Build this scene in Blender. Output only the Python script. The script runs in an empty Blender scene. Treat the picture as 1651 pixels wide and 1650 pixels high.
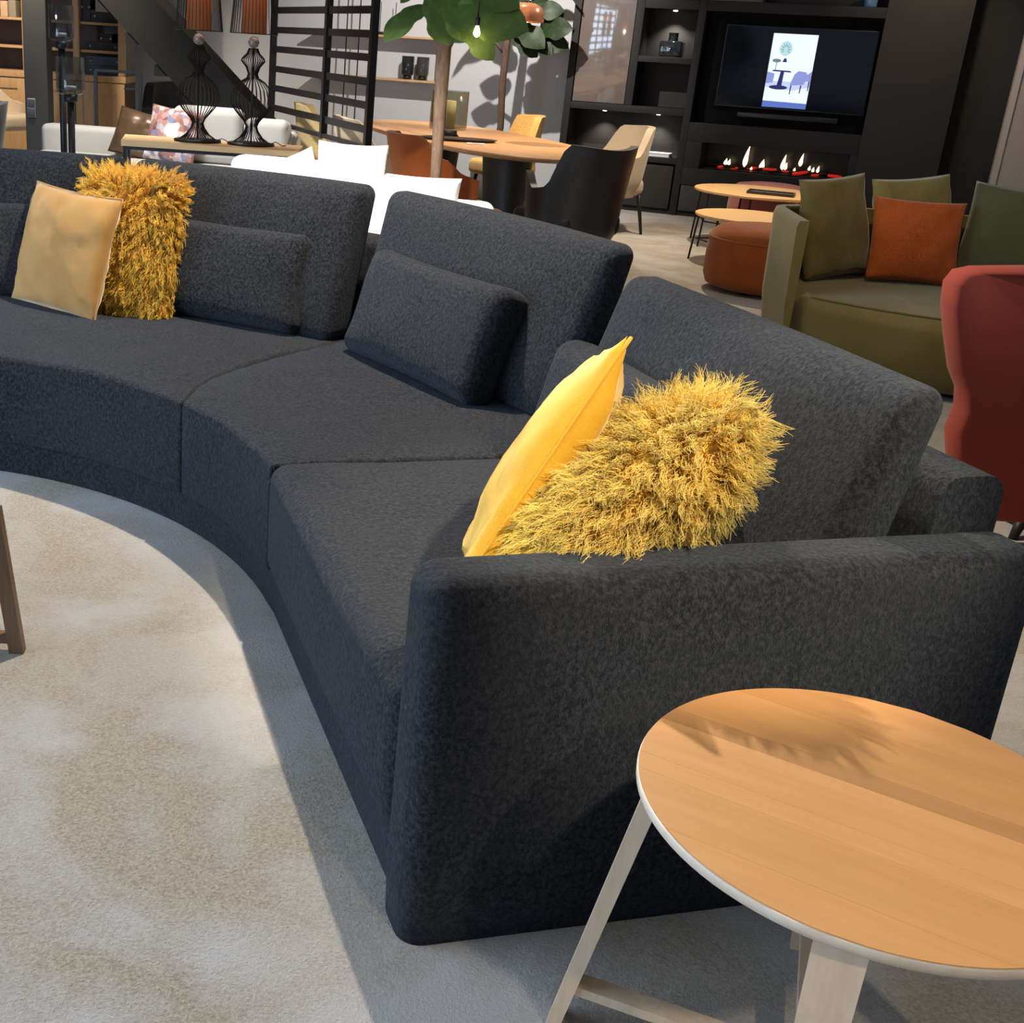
import bpy, math, random
from mathutils import Vector, Matrix, noise

# ------------------------------------------------------------------ camera
SC = bpy.context.scene
COL = SC.collection
FPX, PPX, PPY = 1950.0, 551.0, 825.0          # focal length and principal point in a 1651 x 1650 frame
PITCH, ROLL, EYE = math.radians(21.2), math.radians(3.5), 1.40
_r0 = Vector((1, 0, 0)); _u0 = Vector((0, math.sin(PITCH), math.cos(PITCH))); _f0 = Vector((0, math.cos(PITCH), -math.sin(PITCH)))
_cr = _r0 * math.cos(ROLL) + _u0 * math.sin(ROLL)      # image right
_cu = -_r0 * math.sin(ROLL) + _u0 * math.cos(ROLL)     # image up
cd = bpy.data.cameras.new('camera'); cam = bpy.data.objects.new('camera', cd); COL.objects.link(cam)
cd.sensor_width = 36.0; cd.sensor_fit = 'HORIZONTAL'; cd.lens = 36.0 * FPX / 1651.0
cd.shift_x = (825.5 - PPX) / 1651.0; cd.shift_y = 0.0
cd.clip_start = 0.05; cd.clip_end = 80
M = Matrix((_cr, _cu, -_f0)).transposed().to_4x4(); M.translation = Vector((0, 0, EYE))
cam.matrix_world = M
SC.camera = cam

# ------------------------------------------------------------------ view, world, lights
SC.view_settings.view_transform = 'Standard'; SC.view_settings.look = 'None'
SC.view_settings.exposure = 0.0; SC.view_settings.gamma = 1.0; SC.view_settings.use_curve_mapping = False
wd = bpy.data.worlds.new('daylight'); SC.world = wd; wd.use_nodes = True
wd.node_tree.nodes['Background'].inputs[0].default_value = (0.62, 0.74, 0.95, 1)
wd.node_tree.nodes['Background'].inputs[1].default_value = 0.16

def look(o, target):
    d = Vector(target) - o.location
    o.rotation_euler = d.to_track_quat('-Z', 'Y').to_euler()
def spot(name, loc, target, power, color, cone, blend=0.5, radius=0.03):
    l = bpy.data.lights.new(name, 'SPOT'); l.energy = power; l.color = color
    l.spot_size = math.radians(cone); l.spot_blend = blend; l.shadow_soft_size = radius
    o = bpy.data.objects.new(name, l); COL.objects.link(o); o.location = loc; look(o, target); return o
def area(name, loc, target, power, color, sx, sy):
    l = bpy.data.lights.new(name, 'AREA'); l.shape = 'RECTANGLE'; l.size = sx; l.size_y = sy
    l.energy = power; l.color = color
    o = bpy.data.objects.new(name, l); COL.objects.link(o); o.location = loc; look(o, target); return o
WARM = (1.0, 0.83, 0.62); NEUT = (1.0, 0.93, 0.84); COOL = (0.61, 0.78, 1.0)
# daylight through the shop windows on the left and behind the camera
area('window_daylight', (-5.2, 2.2, 1.5), (0, 2.0, 0.7), 380, COOL, 5.0, 2.2)
area('window_daylight', (-1.5, -2.8, 1.7), (0.3, 3.0, 0.8), 14, COOL, 6.0, 2.4)
# ceiling spotlights, and one added fill for the side table legs
spot('ceiling_or_fill_spot', (0.12, 4.15, 2.9), (-0.25, 2.4, 0.0), 540, (1.0, 0.86, 0.68), 125, 0.5, 0.025)
spot('ceiling_or_fill_spot', (-0.3, 5.6, 2.9), (0.0, 6.5, 0.6), 800, NEUT, 55, 0.6, 0.04)
spot('ceiling_or_fill_spot', (2.6, 9.9, 2.9), (2.4, 9.2, 0.0), 330, WARM, 110, 0.7, 0.05)
spot('ceiling_or_fill_spot', (0.75, 10.9, 2.9), (1.15, 13.3, 1.0), 420, NEUT, 100, 0.6, 0.02)
spot('ceiling_or_fill_spot', (0.9, 9.9, 2.9), (0.8, 10.2, 0.7), 230, WARM, 90, 0.7, 0.04)
spot('ceiling_or_fill_spot', (-1.6, 9.2, 2.9), (-1.4, 9.6, 0.5), 520, NEUT, 95, 0.7, 0.04)
spot('ceiling_or_fill_spot', (-2.9, 10.4, 2.9), (-3.0, 12.4, 0.8), 380, WARM, 80, 0.7, 0.04)
spot('ceiling_or_fill_spot', (1.9, 4.6, 2.9), (2.4, 5.6, 0.4), 95, WARM, 90, 0.7, 0.05)
spot('ceiling_or_fill_spot', (2.9, 3.2, 2.9), (2.2, 3.7, 0.4), 45, WARM, 80, 0.7, 0.05)
spot('ceiling_or_fill_spot', (1.1, 0.4, 2.9), (0.62, 2.02, 0.72), 540, WARM, 26, 0.6, 0.05)
spot('ceiling_or_fill_spot', (1.5, -1.1, 2.9), (0.74, 1.15, 0.30), 150, WARM, 24, 0.8, 0.06)  # unseen fill added in front to warm the side table legs and rim
spot('ceiling_or_fill_spot', (4.6, 10.6, 2.9), (4.9, 11.6, 1.2), 60, WARM, 80, 0.7, 0.05)

# ------------------------------------------------------------------ helpers
R = random.Random(11)
def V(*a): return Vector(a)
def at(x, y, Y):
    "point at depth Y (metres ahead) on the line of sight through photo pixel x, y"
    d = _cr * (x - PPX) - _cu * (y - PPY) + _f0 * FPX
    return Vector((0, 0, EYE)) + d * (Y / d.y)
def atz(x, y, z):
    d = _cr * (x - PPX) - _cu * (y - PPY) + _f0 * FPX
    return Vector((0, 0, EYE)) + d * ((z - EYE) / d.z)

def link(me, name, mats, parent=None, base=None):
    o = bpy.data.objects.new(name, me); COL.objects.link(o)
    if parent is not None:
        o.parent = parent
    return o
def wloc(o):
    p = Vector(o.location)
    while o.parent is not None:
        o = o.parent; p = p + Vector(o.location)
    return p
def obj(name, vf, mat, parent=None, smooth=True, label=None, kind=None, sharp=None):
    "one mesh object from (verts, faces) in world metres; its origin sits in the middle of its foot"
    vs, fs = vf
    xs = [v[0] for v in vs]; ys = [v[1] for v in vs]; zs = [v[2] for v in vs]
    c = Vector(((min(xs) + max(xs)) / 2, (min(ys) + max(ys)) / 2, min(zs)))
    me = bpy.data.meshes.new(name)
    me.from_pydata([(v[0] - c.x, v[1] - c.y, v[2] - c.z) for v in vs], [], fs)
    if smooth:
        me.polygons.foreach_set('use_smooth', [True] * len(me.polygons))
        if sharp is not None:
            me.set_sharp_from_angle(angle=math.radians(sharp))
    me.materials.append(mat)
    me.update()
    o = bpy.data.objects.new(name, me); COL.objects.link(o)
    if parent is not None:
        o.parent = parent; o.location = c - wloc(parent)
    else:
        o.location = c
    if label: o['label'] = label
    if kind: o['kind'] = kind
    return o
def tag(o, label, cat, group=None):
    o['label'] = label; o['category'] = cat
    if group: o['group'] = group
    return o
def thing(name, label, cat, loc, group=None):
    o = bpy.data.objects.new(name, None); COL.objects.link(o); o.location = loc; o.empty_display_size = 0.1
    return tag(o, label, cat, group)
def struct(name, vf, mat, parent=None, smooth=False):
    o = obj(name, vf, mat, parent, smooth)
    o['kind'] = 'structure'
    return o
def merge(*parts):
    vs, fs = [], []
    for v, f in parts:
        n = len(vs); vs += list(v); fs += [tuple(i + n for i in q) for q in f]
    return vs, fs
def xf(vf, m):
    return [m @ Vector(v) for v in vf[0]], vf[1]
def fn(vf, f):
    return [f(Vector(v)) for v in vf[0]], vf[1]
def box(x0, x1, y0, y1, z0, z1):
    v = [(x0, y0, z0), (x1, y0, z0), (x1, y1, z0), (x0, y1, z0), (x0, y0, z1), (x1, y0, z1), (x1, y1, z1), (x0, y1, z1)]
    f = [(0, 3, 2, 1), (4, 5, 6, 7), (0, 1, 5, 4), (1, 2, 6, 5), (2, 3, 7, 6), (3, 0, 4, 7)]
    return [Vector(p) for p in v], f
def _axis(h, r, k, n):
    a = [-h + r * (1 - math.cos(math.pi / 2 * i / k)) if False else -h + r * i / k for i in range(k)]
    b = [-(h - r) + 2 * (h - r) * i / n for i in range(n + 1)]
    return a + b + [-q for q in reversed(a)]
def rbox(hx, hy, hz, r, k=3, n=(4, 4, 4)):
    "box with rounded edges, centred on the origin"
    r = min(r, hx * .98, hy * .98, hz * .98)
    ax = [_axis(h, r, k, m) for h, m in zip((hx, hy, hz), n)]
    H = (hx, hy, hz); vs, fs, idx = [], [], {}
    def vert(p):
        key = tuple(round(c, 6) for c in p)
        if key in idx: return idx[key]
        q = Vector(p); inner = Vector([max(-(h - r), min(h - r, c)) for c, h in zip(p, H)])
        d = q - inner
        if d.length > 1e-9: q = inner + d.normalized() * r
        idx[key] = len(vs); vs.append(q); return idx[key]
    for a in range(3):
        b, c = (a + 1) % 3, (a + 2) % 3
        for s in (-1, 1):
            for i in range(len(ax[b]) - 1):
                for j in range(len(ax[c]) - 1):
                    q = []
                    for ii, jj in ((i, j), (i + 1, j), (i + 1, j + 1), (i, j + 1)):
                        p = [0, 0, 0]; p[a] = s * H[a]; p[b] = ax[b][ii]; p[c] = ax[c][jj]
                        q.append(vert(p))
                    if s < 0: q.reverse()
                    fs.append(tuple(q))
    return vs, fs
def rbx(x0, x1, y0, y1, z0, z1, r=0.01, k=2, n=(1, 1, 1)):
    vf = rbox((x1 - x0) / 2, (y1 - y0) / 2, (z1 - z0) / 2, r, k, n)
    c = Vector(((x0 + x1) / 2, (y0 + y1) / 2, (z0 + z1) / 2))
    return [v + c for v in vf[0]], vf[1]
def tube(pts, rad, seg=8, cap=True):
    pts = [Vector(p) for p in pts]
    rads = rad if isinstance(rad, (list, tuple)) else [rad] * len(pts)
    vs, fs = [], []; prev = None
    for i, p in enumerate(pts):
        t = (pts[min(i + 1, len(pts) - 1)] - pts[max(i - 1, 0)]).normalized()
        if prev is None:
            a = t.orthogonal().normalized()
        else:
            a = (prev - t * prev.dot(t)).normalized()
        prev = a; b = t.cross(a)
        for j in range(seg):
            th = 2 * math.pi * j / seg
            vs.append(p + (a * math.cos(th) + b * math.sin(th)) * rads[i])
    for i in range(len(pts) - 1):
        for j in range(seg):
            k = (j + 1) % seg
            fs.append((i * seg + j, i * seg + k, (i + 1) * seg + k, (i + 1) * seg + j))
    if cap:
        fs.append(tuple(reversed(range(seg)))); fs.append(tuple(range((len(pts) - 1) * seg, len(pts) * seg)))
    return vs, fs
def lathe(prof, seg=32, c=(0, 0, 0)):
    vs, fs = [], []; c = Vector(c); n = len(prof)
    for r, z in prof:
        for j in range(seg):
            th = 2 * math.pi * j / seg
            vs.append(c + Vector((r * math.cos(th), r * math.sin(th), z)))
    for i in range(n - 1):
        for j in range(seg):
            k = (j + 1) % seg
            fs.append((i * seg + j, i * seg + k, (i + 1) * seg + k, (i + 1) * seg + j))
    fs.append(tuple(reversed(range(seg)))); fs.append(tuple(range((n - 1) * seg, n * seg)))
    return vs, fs
def prism(poly, d):
    "poly: list of Vector (planar), d: extrusion Vector"
    n = len(poly); vs = [Vector(p) for p in poly] + [Vector(p) + d for p in poly]
    fs = [tuple(reversed(range(n))), tuple(range(n, 2 * n))]
    for i in range(n):
        j = (i + 1) % n; fs.append((i, j, n + j, n + i))
    return vs, fs
def bar(a, b, w, t, up=(0, 0, 1)):
    "rectangular bar from a to b, w wide, t thick"
    a, b = Vector(a), Vector(b); z = (b - a).normalized(); u = Vector(up)
    x = u.cross(z)
    x = x.normalized() if x.length > 1e-6 else Vector((1, 0, 0))
    y = z.cross(x)
    m = Matrix((x, y, z)).transposed().to_4x4(); m.translation = a
    return xf(box(-w / 2, w / 2, -t / 2, t / 2, 0, (b - a).length), m)
def frame_m(x, y, z, o):
    m = Matrix((Vector(x), Vector(y), Vector(z))).transposed().to_4x4(); m.translation = Vector(o); return m
def pillow(w, h, t, pinch=0.05, n=22, wr=0.006, seed=0, p=0.42, slump=0.0):
    "throw pillow: x across, y up (0..h), z the thickness; sharp seam, corners drawn out"
    vs, fs = [], []; off = Vector((seed * 7.3, seed * 3.1, seed * 1.7))
    def pt(i, j, s):
        u = -1 + 2 * i / n; v = -1 + 2 * j / n
        u = math.copysign(abs(u) ** 0.85, u); v = math.copysign(abs(v) ** 0.85, v)
        x = u * w / 2 * (1 - pinch * (1 - v * v)); y = v * h / 2 * (1 - pinch * (1 - u * u))
        th = ((1 - u * u) * (1 - v * v)) ** p if abs(u) < 1 and abs(v) < 1 else 0
        q = noise.noise(Vector((x * 9, y * 9, s * 2.0)) + off) * wr + noise.noise(Vector((x * 25, y * 25, s * 3.0)) + off) * wr * .4
        ed = (1 - th)
        z = s * (th * t / 2 * (1 + slump * -v) + q * min(1, th * 3) * (1 + ed))
        zz = noise.noise(Vector((x * 5, y * 5, 9)) + off) * wr * 1.2
        return Vector((x, y + h / 2, z + zz))
    idx = {}
    for s in (1, -1):
        for i in range(n + 1):
            for j in range(n + 1):
                e = i in (0, n) or j in (0, n)
                if e and s < 0: idx[(i, j, s)] = idx[(i, j, 1)]; continue
                idx[(i, j, s)] = len(vs); vs.append(pt(i, j, s))
        for i in range(n):
            for j in range(n):
                q = [idx[(i, j, s)], idx[(i + 1, j, s)], idx[(i + 1, j + 1, s)], idx[(i, j + 1, s)]]
                if s < 0: q.reverse()
                fs.append(tuple(q))
    return vs, fs
def seam_line(w, h, pinch=0.05, r=0.004, n=22):
    pts = []
    for k in range(4):
        for i in range(n):
            t = -1 + 2 * i / n
            u, v = ((t, -1), (1, t), (-t, 1), (-1, -t))[k]
            pts.append(Vector((u * w / 2 * (1 - pinch * (1 - v * v)), v * h / 2 * (1 - pinch * (1 - u * u)) + h / 2, 0)))
    return tube(pts + [pts[0]], r, 6, False)
def stand(BL, BR, lean, front=None):
    "frame for a pillow standing on the line BL-BR (left to right seen from the front), leaning back by lean degrees"
    BL, BR = Vector(BL), Vector(BR); x = (BR - BL).normalized()
    back = Vector((0, 0, 1)).cross(x); back.normalize()
    a = math.radians(lean); y = Vector((0, 0, 1)) * math.cos(a) + back * math.sin(a)
    y = (y - x * y.dot(x)).normalized(); z = x.cross(y)
    return frame_m(x, y, z, (BL + BR) / 2)

# ------------------------------------------------------------------ materials
def new_mat(name):
    m = bpy.data.materials.new(name); m.use_nodes = True
    nt = m.node_tree; b = nt.nodes['Principled BSDF']; return m, nt, b
def N(nt, typ, **kw):
    n = nt.nodes.new(typ)
    for k, v in kw.items(): setattr(n, k, v)
    return n
def plain(name, col, rough=0.5, metal=0.0, spec=0.5, emit=None, es=0.0, alpha=None, trans=0.0, ior=1.45, coat=0.0):
    m, nt, b = new_mat(name)
    b.inputs['Base Color'].default_value = (*col, 1); b.inputs['Roughness'].default_value = rough
    b.inputs['Metallic'].default_value = metal; b.inputs['Specular IOR Level'].default_value = spec
    b.inputs['Transmission Weight'].default_value = trans; b.inputs['IOR'].default_value = ior
    b.inputs['Coat Weight'].default_value = coat
    tc = N(nt, 'ShaderNodeTexCoord'); nz = N(nt, 'ShaderNodeTexNoise'); nz.inputs['Scale'].default_value = 35
    nt.links.new(tc.outputs['Object'], nz.inputs['Vector'])
    bp = N(nt, 'ShaderNodeBump'); bp.inputs['Strength'].default_value = 0.04; bp.inputs['Distance'].default_value = 0.002
    nt.links.new(nz.outputs['Fac'], bp.inputs['Height']); nt.links.new(bp.outputs['Normal'], b.inputs['Normal'])
    if emit is not None:
        b.inputs['Emission Color'].default_value = (*emit, 1); b.inputs['Emission Strength'].default_value = es
    return m
def fabric(name, c1, c2, c3=None, fine=220.0, blotch=5.0, bump=0.5, dist=0.004, rough=0.9, sheen=0.3, tint=(1, 1, 1), stretch=(1, 1, 1), lo=0.35, hi=0.68, blo=0.3, bhi=0.7, bmax=0.75, det=2.5, ro=0.65):
    "woven or pile cloth: a fine fleck between c1 and c2, drifting to c3 in broad patches of brushed nap"
    m, nt, b = new_mat(name); L = nt.links.new
    tc = N(nt, 'ShaderNodeTexCoord'); mp = N(nt, 'ShaderNodeMapping'); mp.inputs['Scale'].default_value = stretch
    L(tc.outputs['Object'], mp.inputs['Vector'])
    n1 = N(nt, 'ShaderNodeTexNoise'); n1.inputs['Scale'].default_value = fine; n1.inputs['Detail'].default_value = det; n1.inputs['Roughness'].default_value = ro
    L(mp.outputs['Vector'], n1.inputs['Vector'])
    r1 = N(nt, 'ShaderNodeMapRange'); r1.inputs['From Min'].default_value = lo; r1.inputs['From Max'].default_value = hi
    L(n1.outputs['Fac'], r1.inputs['Value'])
    mx = N(nt, 'ShaderNodeMix', data_type='RGBA'); mx.inputs['A'].default_value = (*c1, 1); mx.inputs['B'].default_value = (*c2, 1)
    L(r1.outputs['Result'], mx.inputs['Factor'])
    out = mx.outputs['Result']
    if c3 is not None:
        n2 = N(nt, 'ShaderNodeTexNoise'); n2.inputs['Scale'].default_value = blotch; n2.inputs['Detail'].default_value = 6; n2.inputs['Roughness'].default_value = 0.58; n2.inputs['Distortion'].default_value = 0.6
        L(tc.outputs['Object'], n2.inputs['Vector'])
        r2 = N(nt, 'ShaderNodeMapRange'); r2.inputs['From Min'].default_value = blo; r2.inputs['From Max'].default_value = bhi
        r2.inputs['To Max'].default_value = bmax
        L(n2.outputs['Fac'], r2.inputs['Value'])
        m2 = N(nt, 'ShaderNodeMix', data_type='RGBA'); L(r2.outputs['Result'], m2.inputs['Factor'])
        L(out, m2.inputs['A']); m2.inputs['B'].default_value = (*c3, 1); out = m2.outputs['Result']
    L(out, b.inputs['Base Color'])
    b.inputs['Roughness'].default_value = rough; b.inputs['Specular IOR Level'].default_value = 0.15
    b.inputs['Sheen Weight'].default_value = sheen; b.inputs['Sheen Roughness'].default_value = 0.45; b.inputs['Sheen Tint'].default_value = (*tint, 1)
    bp = N(nt, 'ShaderNodeBump'); bp.inputs['Strength'].default_value = bump; bp.inputs['Distance'].default_value = dist
    L(n1.outputs['Fac'], bp.inputs['Height']); L(bp.outputs['Normal'], b.inputs['Normal'])
    return m
def wood(name, c1, c2, rough=0.45, scale=6.0, stretch=(1, 12, 12), vary=0.0, rot=0.0):
    m, nt, b = new_mat(name); L = nt.links.new
    tc = N(nt, 'ShaderNodeTexCoord'); mp = N(nt, 'ShaderNodeMapping'); mp.vector_type = 'TEXTURE'; mp.inputs['Scale'].default_value = tuple(1.0 / q for q in stretch); mp.inputs['Rotation'].default_value = (0, 0, rot)
    L(tc.outputs['Object'], mp.inputs['Vector'])
    n1 = N(nt, 'ShaderNodeTexNoise'); n1.inputs['Scale'].default_value = scale; n1.inputs['Detail'].default_value = 5; n1.inputs['Distortion'].default_value = 0.4
    L(mp.outputs['Vector'], n1.inputs['Vector'])
    cr = N(nt, 'ShaderNodeValToRGB'); cr.color_ramp.elements[0].position = 0.3; cr.color_ramp.elements[1].position = 0.72
    cr.color_ramp.elements[0].color = (*c1, 1); cr.color_ramp.elements[1].color = (*c2, 1)
    L(n1.outputs['Fac'], cr.inputs['Fac'])
    out = cr.outputs['Color']
    if vary:
        oi = N(nt, 'ShaderNodeObjectInfo'); hs = N(nt, 'ShaderNodeHueSaturation')
        mr = N(nt, 'ShaderNodeMapRange'); mr.inputs['To Min'].default_value = 1 - vary; mr.inputs['To Max'].default_value = 1 + vary
        L(oi.outputs['Random'], mr.inputs['Value']); L(mr.outputs['Result'], hs.inputs['Value']); L(out, hs.inputs['Color']); out = hs.outputs['Color']
    L(out, b.inputs['Base Color']); b.inputs['Roughness'].default_value = rough
    bp = N(nt, 'ShaderNodeBump'); bp.inputs['Strength'].default_value = 0.08; bp.inputs['Distance'].default_value = 0.002
    L(n1.outputs['Fac'], bp.inputs['Height']); L(bp.outputs['Normal'], b.inputs['Normal'])
    return m
def fur(name, root, tip):
    m, nt, b = new_mat(name); L = nt.links.new
    at_ = N(nt, 'ShaderNodeAttribute'); at_.attribute_name = 'along'
    mx = N(nt, 'ShaderNodeMix', data_type='RGBA'); mx.inputs['A'].default_value = (*root, 1); mx.inputs['B'].default_value = (*tip, 1)
    L(at_.outputs['Fac'], mx.inputs['Factor']); L(mx.outputs['Result'], b.inputs['Base Color'])
    b.inputs['Roughness'].default_value = 0.55; b.inputs['Specular IOR Level'].default_value = 0.25
    b.inputs['Sheen Weight'].default_value = 0.3
    b.inputs['Subsurface Weight'].default_value = 0.0
    tr = N(nt, 'ShaderNodeBsdfTranslucent'); L(mx.outputs['Result'], tr.inputs['Color'])
    ms = N(nt, 'ShaderNodeMixShader'); ms.inputs[0].default_value = 0.5
    L(b.outputs['BSDF'], ms.inputs[1]); L(tr.outputs['BSDF'], ms.inputs[2])
    L(ms.outputs['Shader'], nt.nodes['Material Output'].inputs['Surface'])
    return m

M_sofa = fabric('navy_chenille', (0.0022, 0.0026, 0.0042), (0.048, 0.049, 0.055), (0.028, 0.028, 0.030), fine=120, blotch=4.5, bump=0.9, dist=0.008, sheen=0.11, tint=(0.60, 0.78, 1.0), stretch=(1, 1, 0.8), lo=0.41, hi=0.66, blo=0.42, bhi=0.72, bmax=0.45, det=5, ro=0.78)
M_carpet = fabric('carpet_pile', (0.25, 0.215, 0.165), (0.52, 0.465, 0.38), (0.52, 0.52, 0.535), fine=170, blotch=2.6, bump=0.9, dist=0.008, rough=0.95, sheen=0.25, lo=0.32, hi=0.68, blo=0.40, bhi=0.64, bmax=0.8, det=4, ro=0.7)
M_wallgrey = plain('grey_wall_paint', (0.56, 0.57, 0.60), 0.85)
M_wallwarm = plain('taupe_wall_paint', (0.47, 0.40, 0.36), 0.85)
M_ceil = plain('ceiling_paint', (0.62, 0.60, 0.57), 0.9)
M_char = plain('charcoal_lacquer', (0.020, 0.020, 0.021), 0.65, spec=0.3)
M_char2 = plain('charcoal_panel', (0.034, 0.031, 0.028), 0.65, spec=0.3)
M_black = plain('black_metal', (0.012, 0.012, 0.013), 0.42, 0.2)
M_blackwood = plain('black_stained_wood', (0.012, 0.011, 0.010), 0.5)
M_leather = plain('black_leather', (0.012, 0.013, 0.016), 0.38, spec=0.6)
M_taupegloss = plain('taupe_glass_front', (0.16, 0.135, 0.125), 0.06, spec=0.8, coat=0.6)
M_oak = wood('oiled_oak', (0.50, 0.245, 0.085), (0.565, 0.295, 0.110), 0.5, 4, (1.2, 9, 9), 0.2, math.radians(-33))
M_ash = wood('pale_ash', (0.60, 0.45, 0.31), (0.70, 0.55, 0.40), 0.5, 5, (14, 14, 1.2))
M_edge = wood('pale_ply_edge', (0.62, 0.52, 0.40), (0.72, 0.62, 0.50), 0.5, 30, (1, 1, 1))
M_walnut = wood('brown_wood', (0.12, 0.065, 0.035), (0.19, 0.11, 0.06), 0.5, 6, (14, 14, 1.2))
M_tableoak = wood('dining_oak', (0.50, 0.26, 0.11), (0.60, 0.34, 0.16), 0.4, 4, (1.2, 10, 10), 0, math.radians(107))
M_cab = wood('cabinet_oak', (0.50, 0.30, 0.14), (0.60, 0.38, 0.19), 0.5, 5, (10, 10, 1.2))
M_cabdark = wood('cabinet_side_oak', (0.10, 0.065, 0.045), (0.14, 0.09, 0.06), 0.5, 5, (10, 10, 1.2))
M_consoleoak = wood('console_oak', (0.74, 0.46, 0.20), (0.82, 0.55, 0.27), 0.45, 5, (1.2, 12, 12))
M_mustard = fabric('mustard_velvet', (0.50, 0.245, 0.008), (0.60, 0.32, 0.015), (0.64, 0.38, 0.04), fine=400, blotch=4, bump=0.15, dist=0.002, rough=0.7, sheen=0.5, tint=(1, 0.9, 0.55))
M_tan = fabric('gold_tan_velvet', (0.31, 0.145, 0.032), (0.37, 0.185, 0.046), (0.41, 0.24, 0.085), fine=300, blotch=4, bump=0.15, dist=0.002, rough=0.7, sheen=0.5, tint=(1, 0.92, 0.7))
M_fury = fur('yellow_curly_fleece', (1.0, 0.74, 0.13), (1.0, 0.85, 0.27))
M_furo = fur('amber_curly_fleece', (0.95, 0.56, 0.05), (1.0, 0.72, 0.11))
M_furbase = plain('yellow_hide', (0.78, 0.50, 0.07), 0.9)
M_white = fabric('white_linen', (0.82, 0.80, 0.76), (0.88, 0.86, 0.83), None, fine=300, bump=0.15, dist=0.002, sheen=0.1)
M_greyfab = fabric('light_grey_cloth', (0.42, 0.41, 0.39), (0.52, 0.51, 0.49), None, fine=250, bump=0.2, dist=0.002, sheen=0.15)
M_greydk = fabric('slate_velvet', (0.045, 0.047, 0.047), (0.07, 0.072, 0.072), (0.085, 0.087, 0.087), fine=250, bump=0.1, dist=0.002)
M_satin = plain('bronze_satin', (0.11, 0.065, 0.035), 0.28, 0.35, spec=0.6)
M_olive = fabric('olive_velvet', (0.115, 0.085, 0.022), (0.155, 0.120, 0.036), (0.185, 0.145, 0.055), fine=300, blotch=3, bump=0.12, dist=0.002, sheen=0.35, tint=(1, 0.95, 0.75))
M_olivedk = fabric('dark_green_velvet', (0.055, 0.055, 0.024), (0.085, 0.082, 0.040), (0.10, 0.098, 0.055), fine=300, blotch=3, bump=0.12, dist=0.002, sheen=0.3)
M_olivelt = fabric('light_olive_velvet', (0.20, 0.165, 0.045), (0.26, 0.22, 0.07), None, fine=300, bump=0.12, dist=0.002, sheen=0.3)
M_orange = fabric('burnt_orange_chenille', (0.26, 0.045, 0.008), (0.50, 0.125, 0.025), (0.40, 0.085, 0.016), fine=170, blotch=5, bump=0.5, dist=0.005, sheen=0.25, tint=(1, .8, .6))
M_rust = fabric('rust_velvet', (0.24, 0.058, 0.012), (0.33, 0.09, 0.022), (0.20, 0.045, 0.010), fine=300, blotch=4, bump=0.12, dist=0.002, sheen=0.3, tint=(1, .8, .6))
M_brick = fabric('brick_red_velvet', (0.19, 0.034, 0.016), (0.25, 0.046, 0.025), (0.22, 0.040, 0.038), fine=300, blotch=3, bump=0.1, dist=0.002, sheen=0.08, tint=(1, .75, .7))
M_pink = fabric('dusty_rose_velvet', (0.42, 0.13, 0.11), (0.50, 0.17, 0.14), None, fine=300, bump=0.1, dist=0.002, sheen=0.3)
M_ochre = fabric('ochre_boucle', (0.50, 0.28, 0.075), (0.72, 0.46, 0.16), (0.62, 0.36, 0.10), fine=70, blotch=8, bump=0.5, dist=0.006)
M_beige = fabric('beige_cloth', (0.50, 0.40, 0.28), (0.60, 0.50, 0.37), None, fine=250, bump=0.15, dist=0.002)
M_yellowf = fabric('pale_yellow_boucle', (0.60, 0.48, 0.22), (0.75, 0.62, 0.34), None, fine=70, bump=0.5, dist=0.006)
M_smokedk = plain('dark_smoked_glass', (0.03, 0.036, 0.042), 0.06, spec=0.7, trans=0.45)
def thin_glass(name, tint, rough=0.03):
    m, nt, b = new_mat(name); L = nt.links.new
    tr = N(nt, 'ShaderNodeBsdfTransparent'); tr.inputs['Color'].default_value = (*tint, 1)
    gl_ = N(nt, 'ShaderNodeBsdfGlossy'); gl_.inputs['Roughness'].default_value = rough
    lw = N(nt, 'ShaderNodeLayerWeight'); lw.inputs['Blend'].default_value = 0.5
    pw_ = N(nt, 'ShaderNodeMath', operation='POWER'); L(lw.outputs['Facing'], pw_.inputs[0]); pw_.inputs[1].default_value = 4.0
    fr = N(nt, 'ShaderNodeMapRange'); fr.inputs['To Min'].default_value = 0.035; fr.inputs['To Max'].default_value = 0.55; L(pw_.outputs['Value'], fr.inputs['Value'])
    ms = N(nt, 'ShaderNodeMixShader'); L(fr.outputs['Result'], ms.inputs[0]); L(tr.outputs['BSDF'], ms.inputs[1]); L(gl_.outputs['BSDF'], ms.inputs[2])
    L(ms.outputs['Shader'], nt.nodes['Material Output'].inputs['Surface']); return m
M_smoke = thin_glass('smoked_glass', (0.70, 0.74, 0.77))
M_tint = thin_glass('black_tinted_glass', (0.72, 0.72, 0.67))
M_candle = plain('ivory_wax', (0.62, 0.58, 0.32), 0.6)
M_bronze = plain('dark_bronze_wire', (0.022, 0.016, 0.012), 0.45, 0.6)
M_copper = plain('copper_glass', (0.80, 0.36, 0.20), 0.15, 0.55, trans=0.3)
M_bulb = plain('warm_bulb', (1, 0.9, 0.7), 0.3, emit=(1.0, 0.72, 0.38), es=14)
M_led = plain('white_downlight', (1, 1, 1), 0.3, emit=(1.0, 0.93, 0.82), es=9)
M_leaf = fabric('fig_leaf', (0.030, 0.062, 0.014), (0.062, 0.115, 0.026), (0.10, 0.16, 0.045), fine=25, blotch=9, bump=0.1, dist=0.002, rough=0.42, sheen=0.0)
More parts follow.
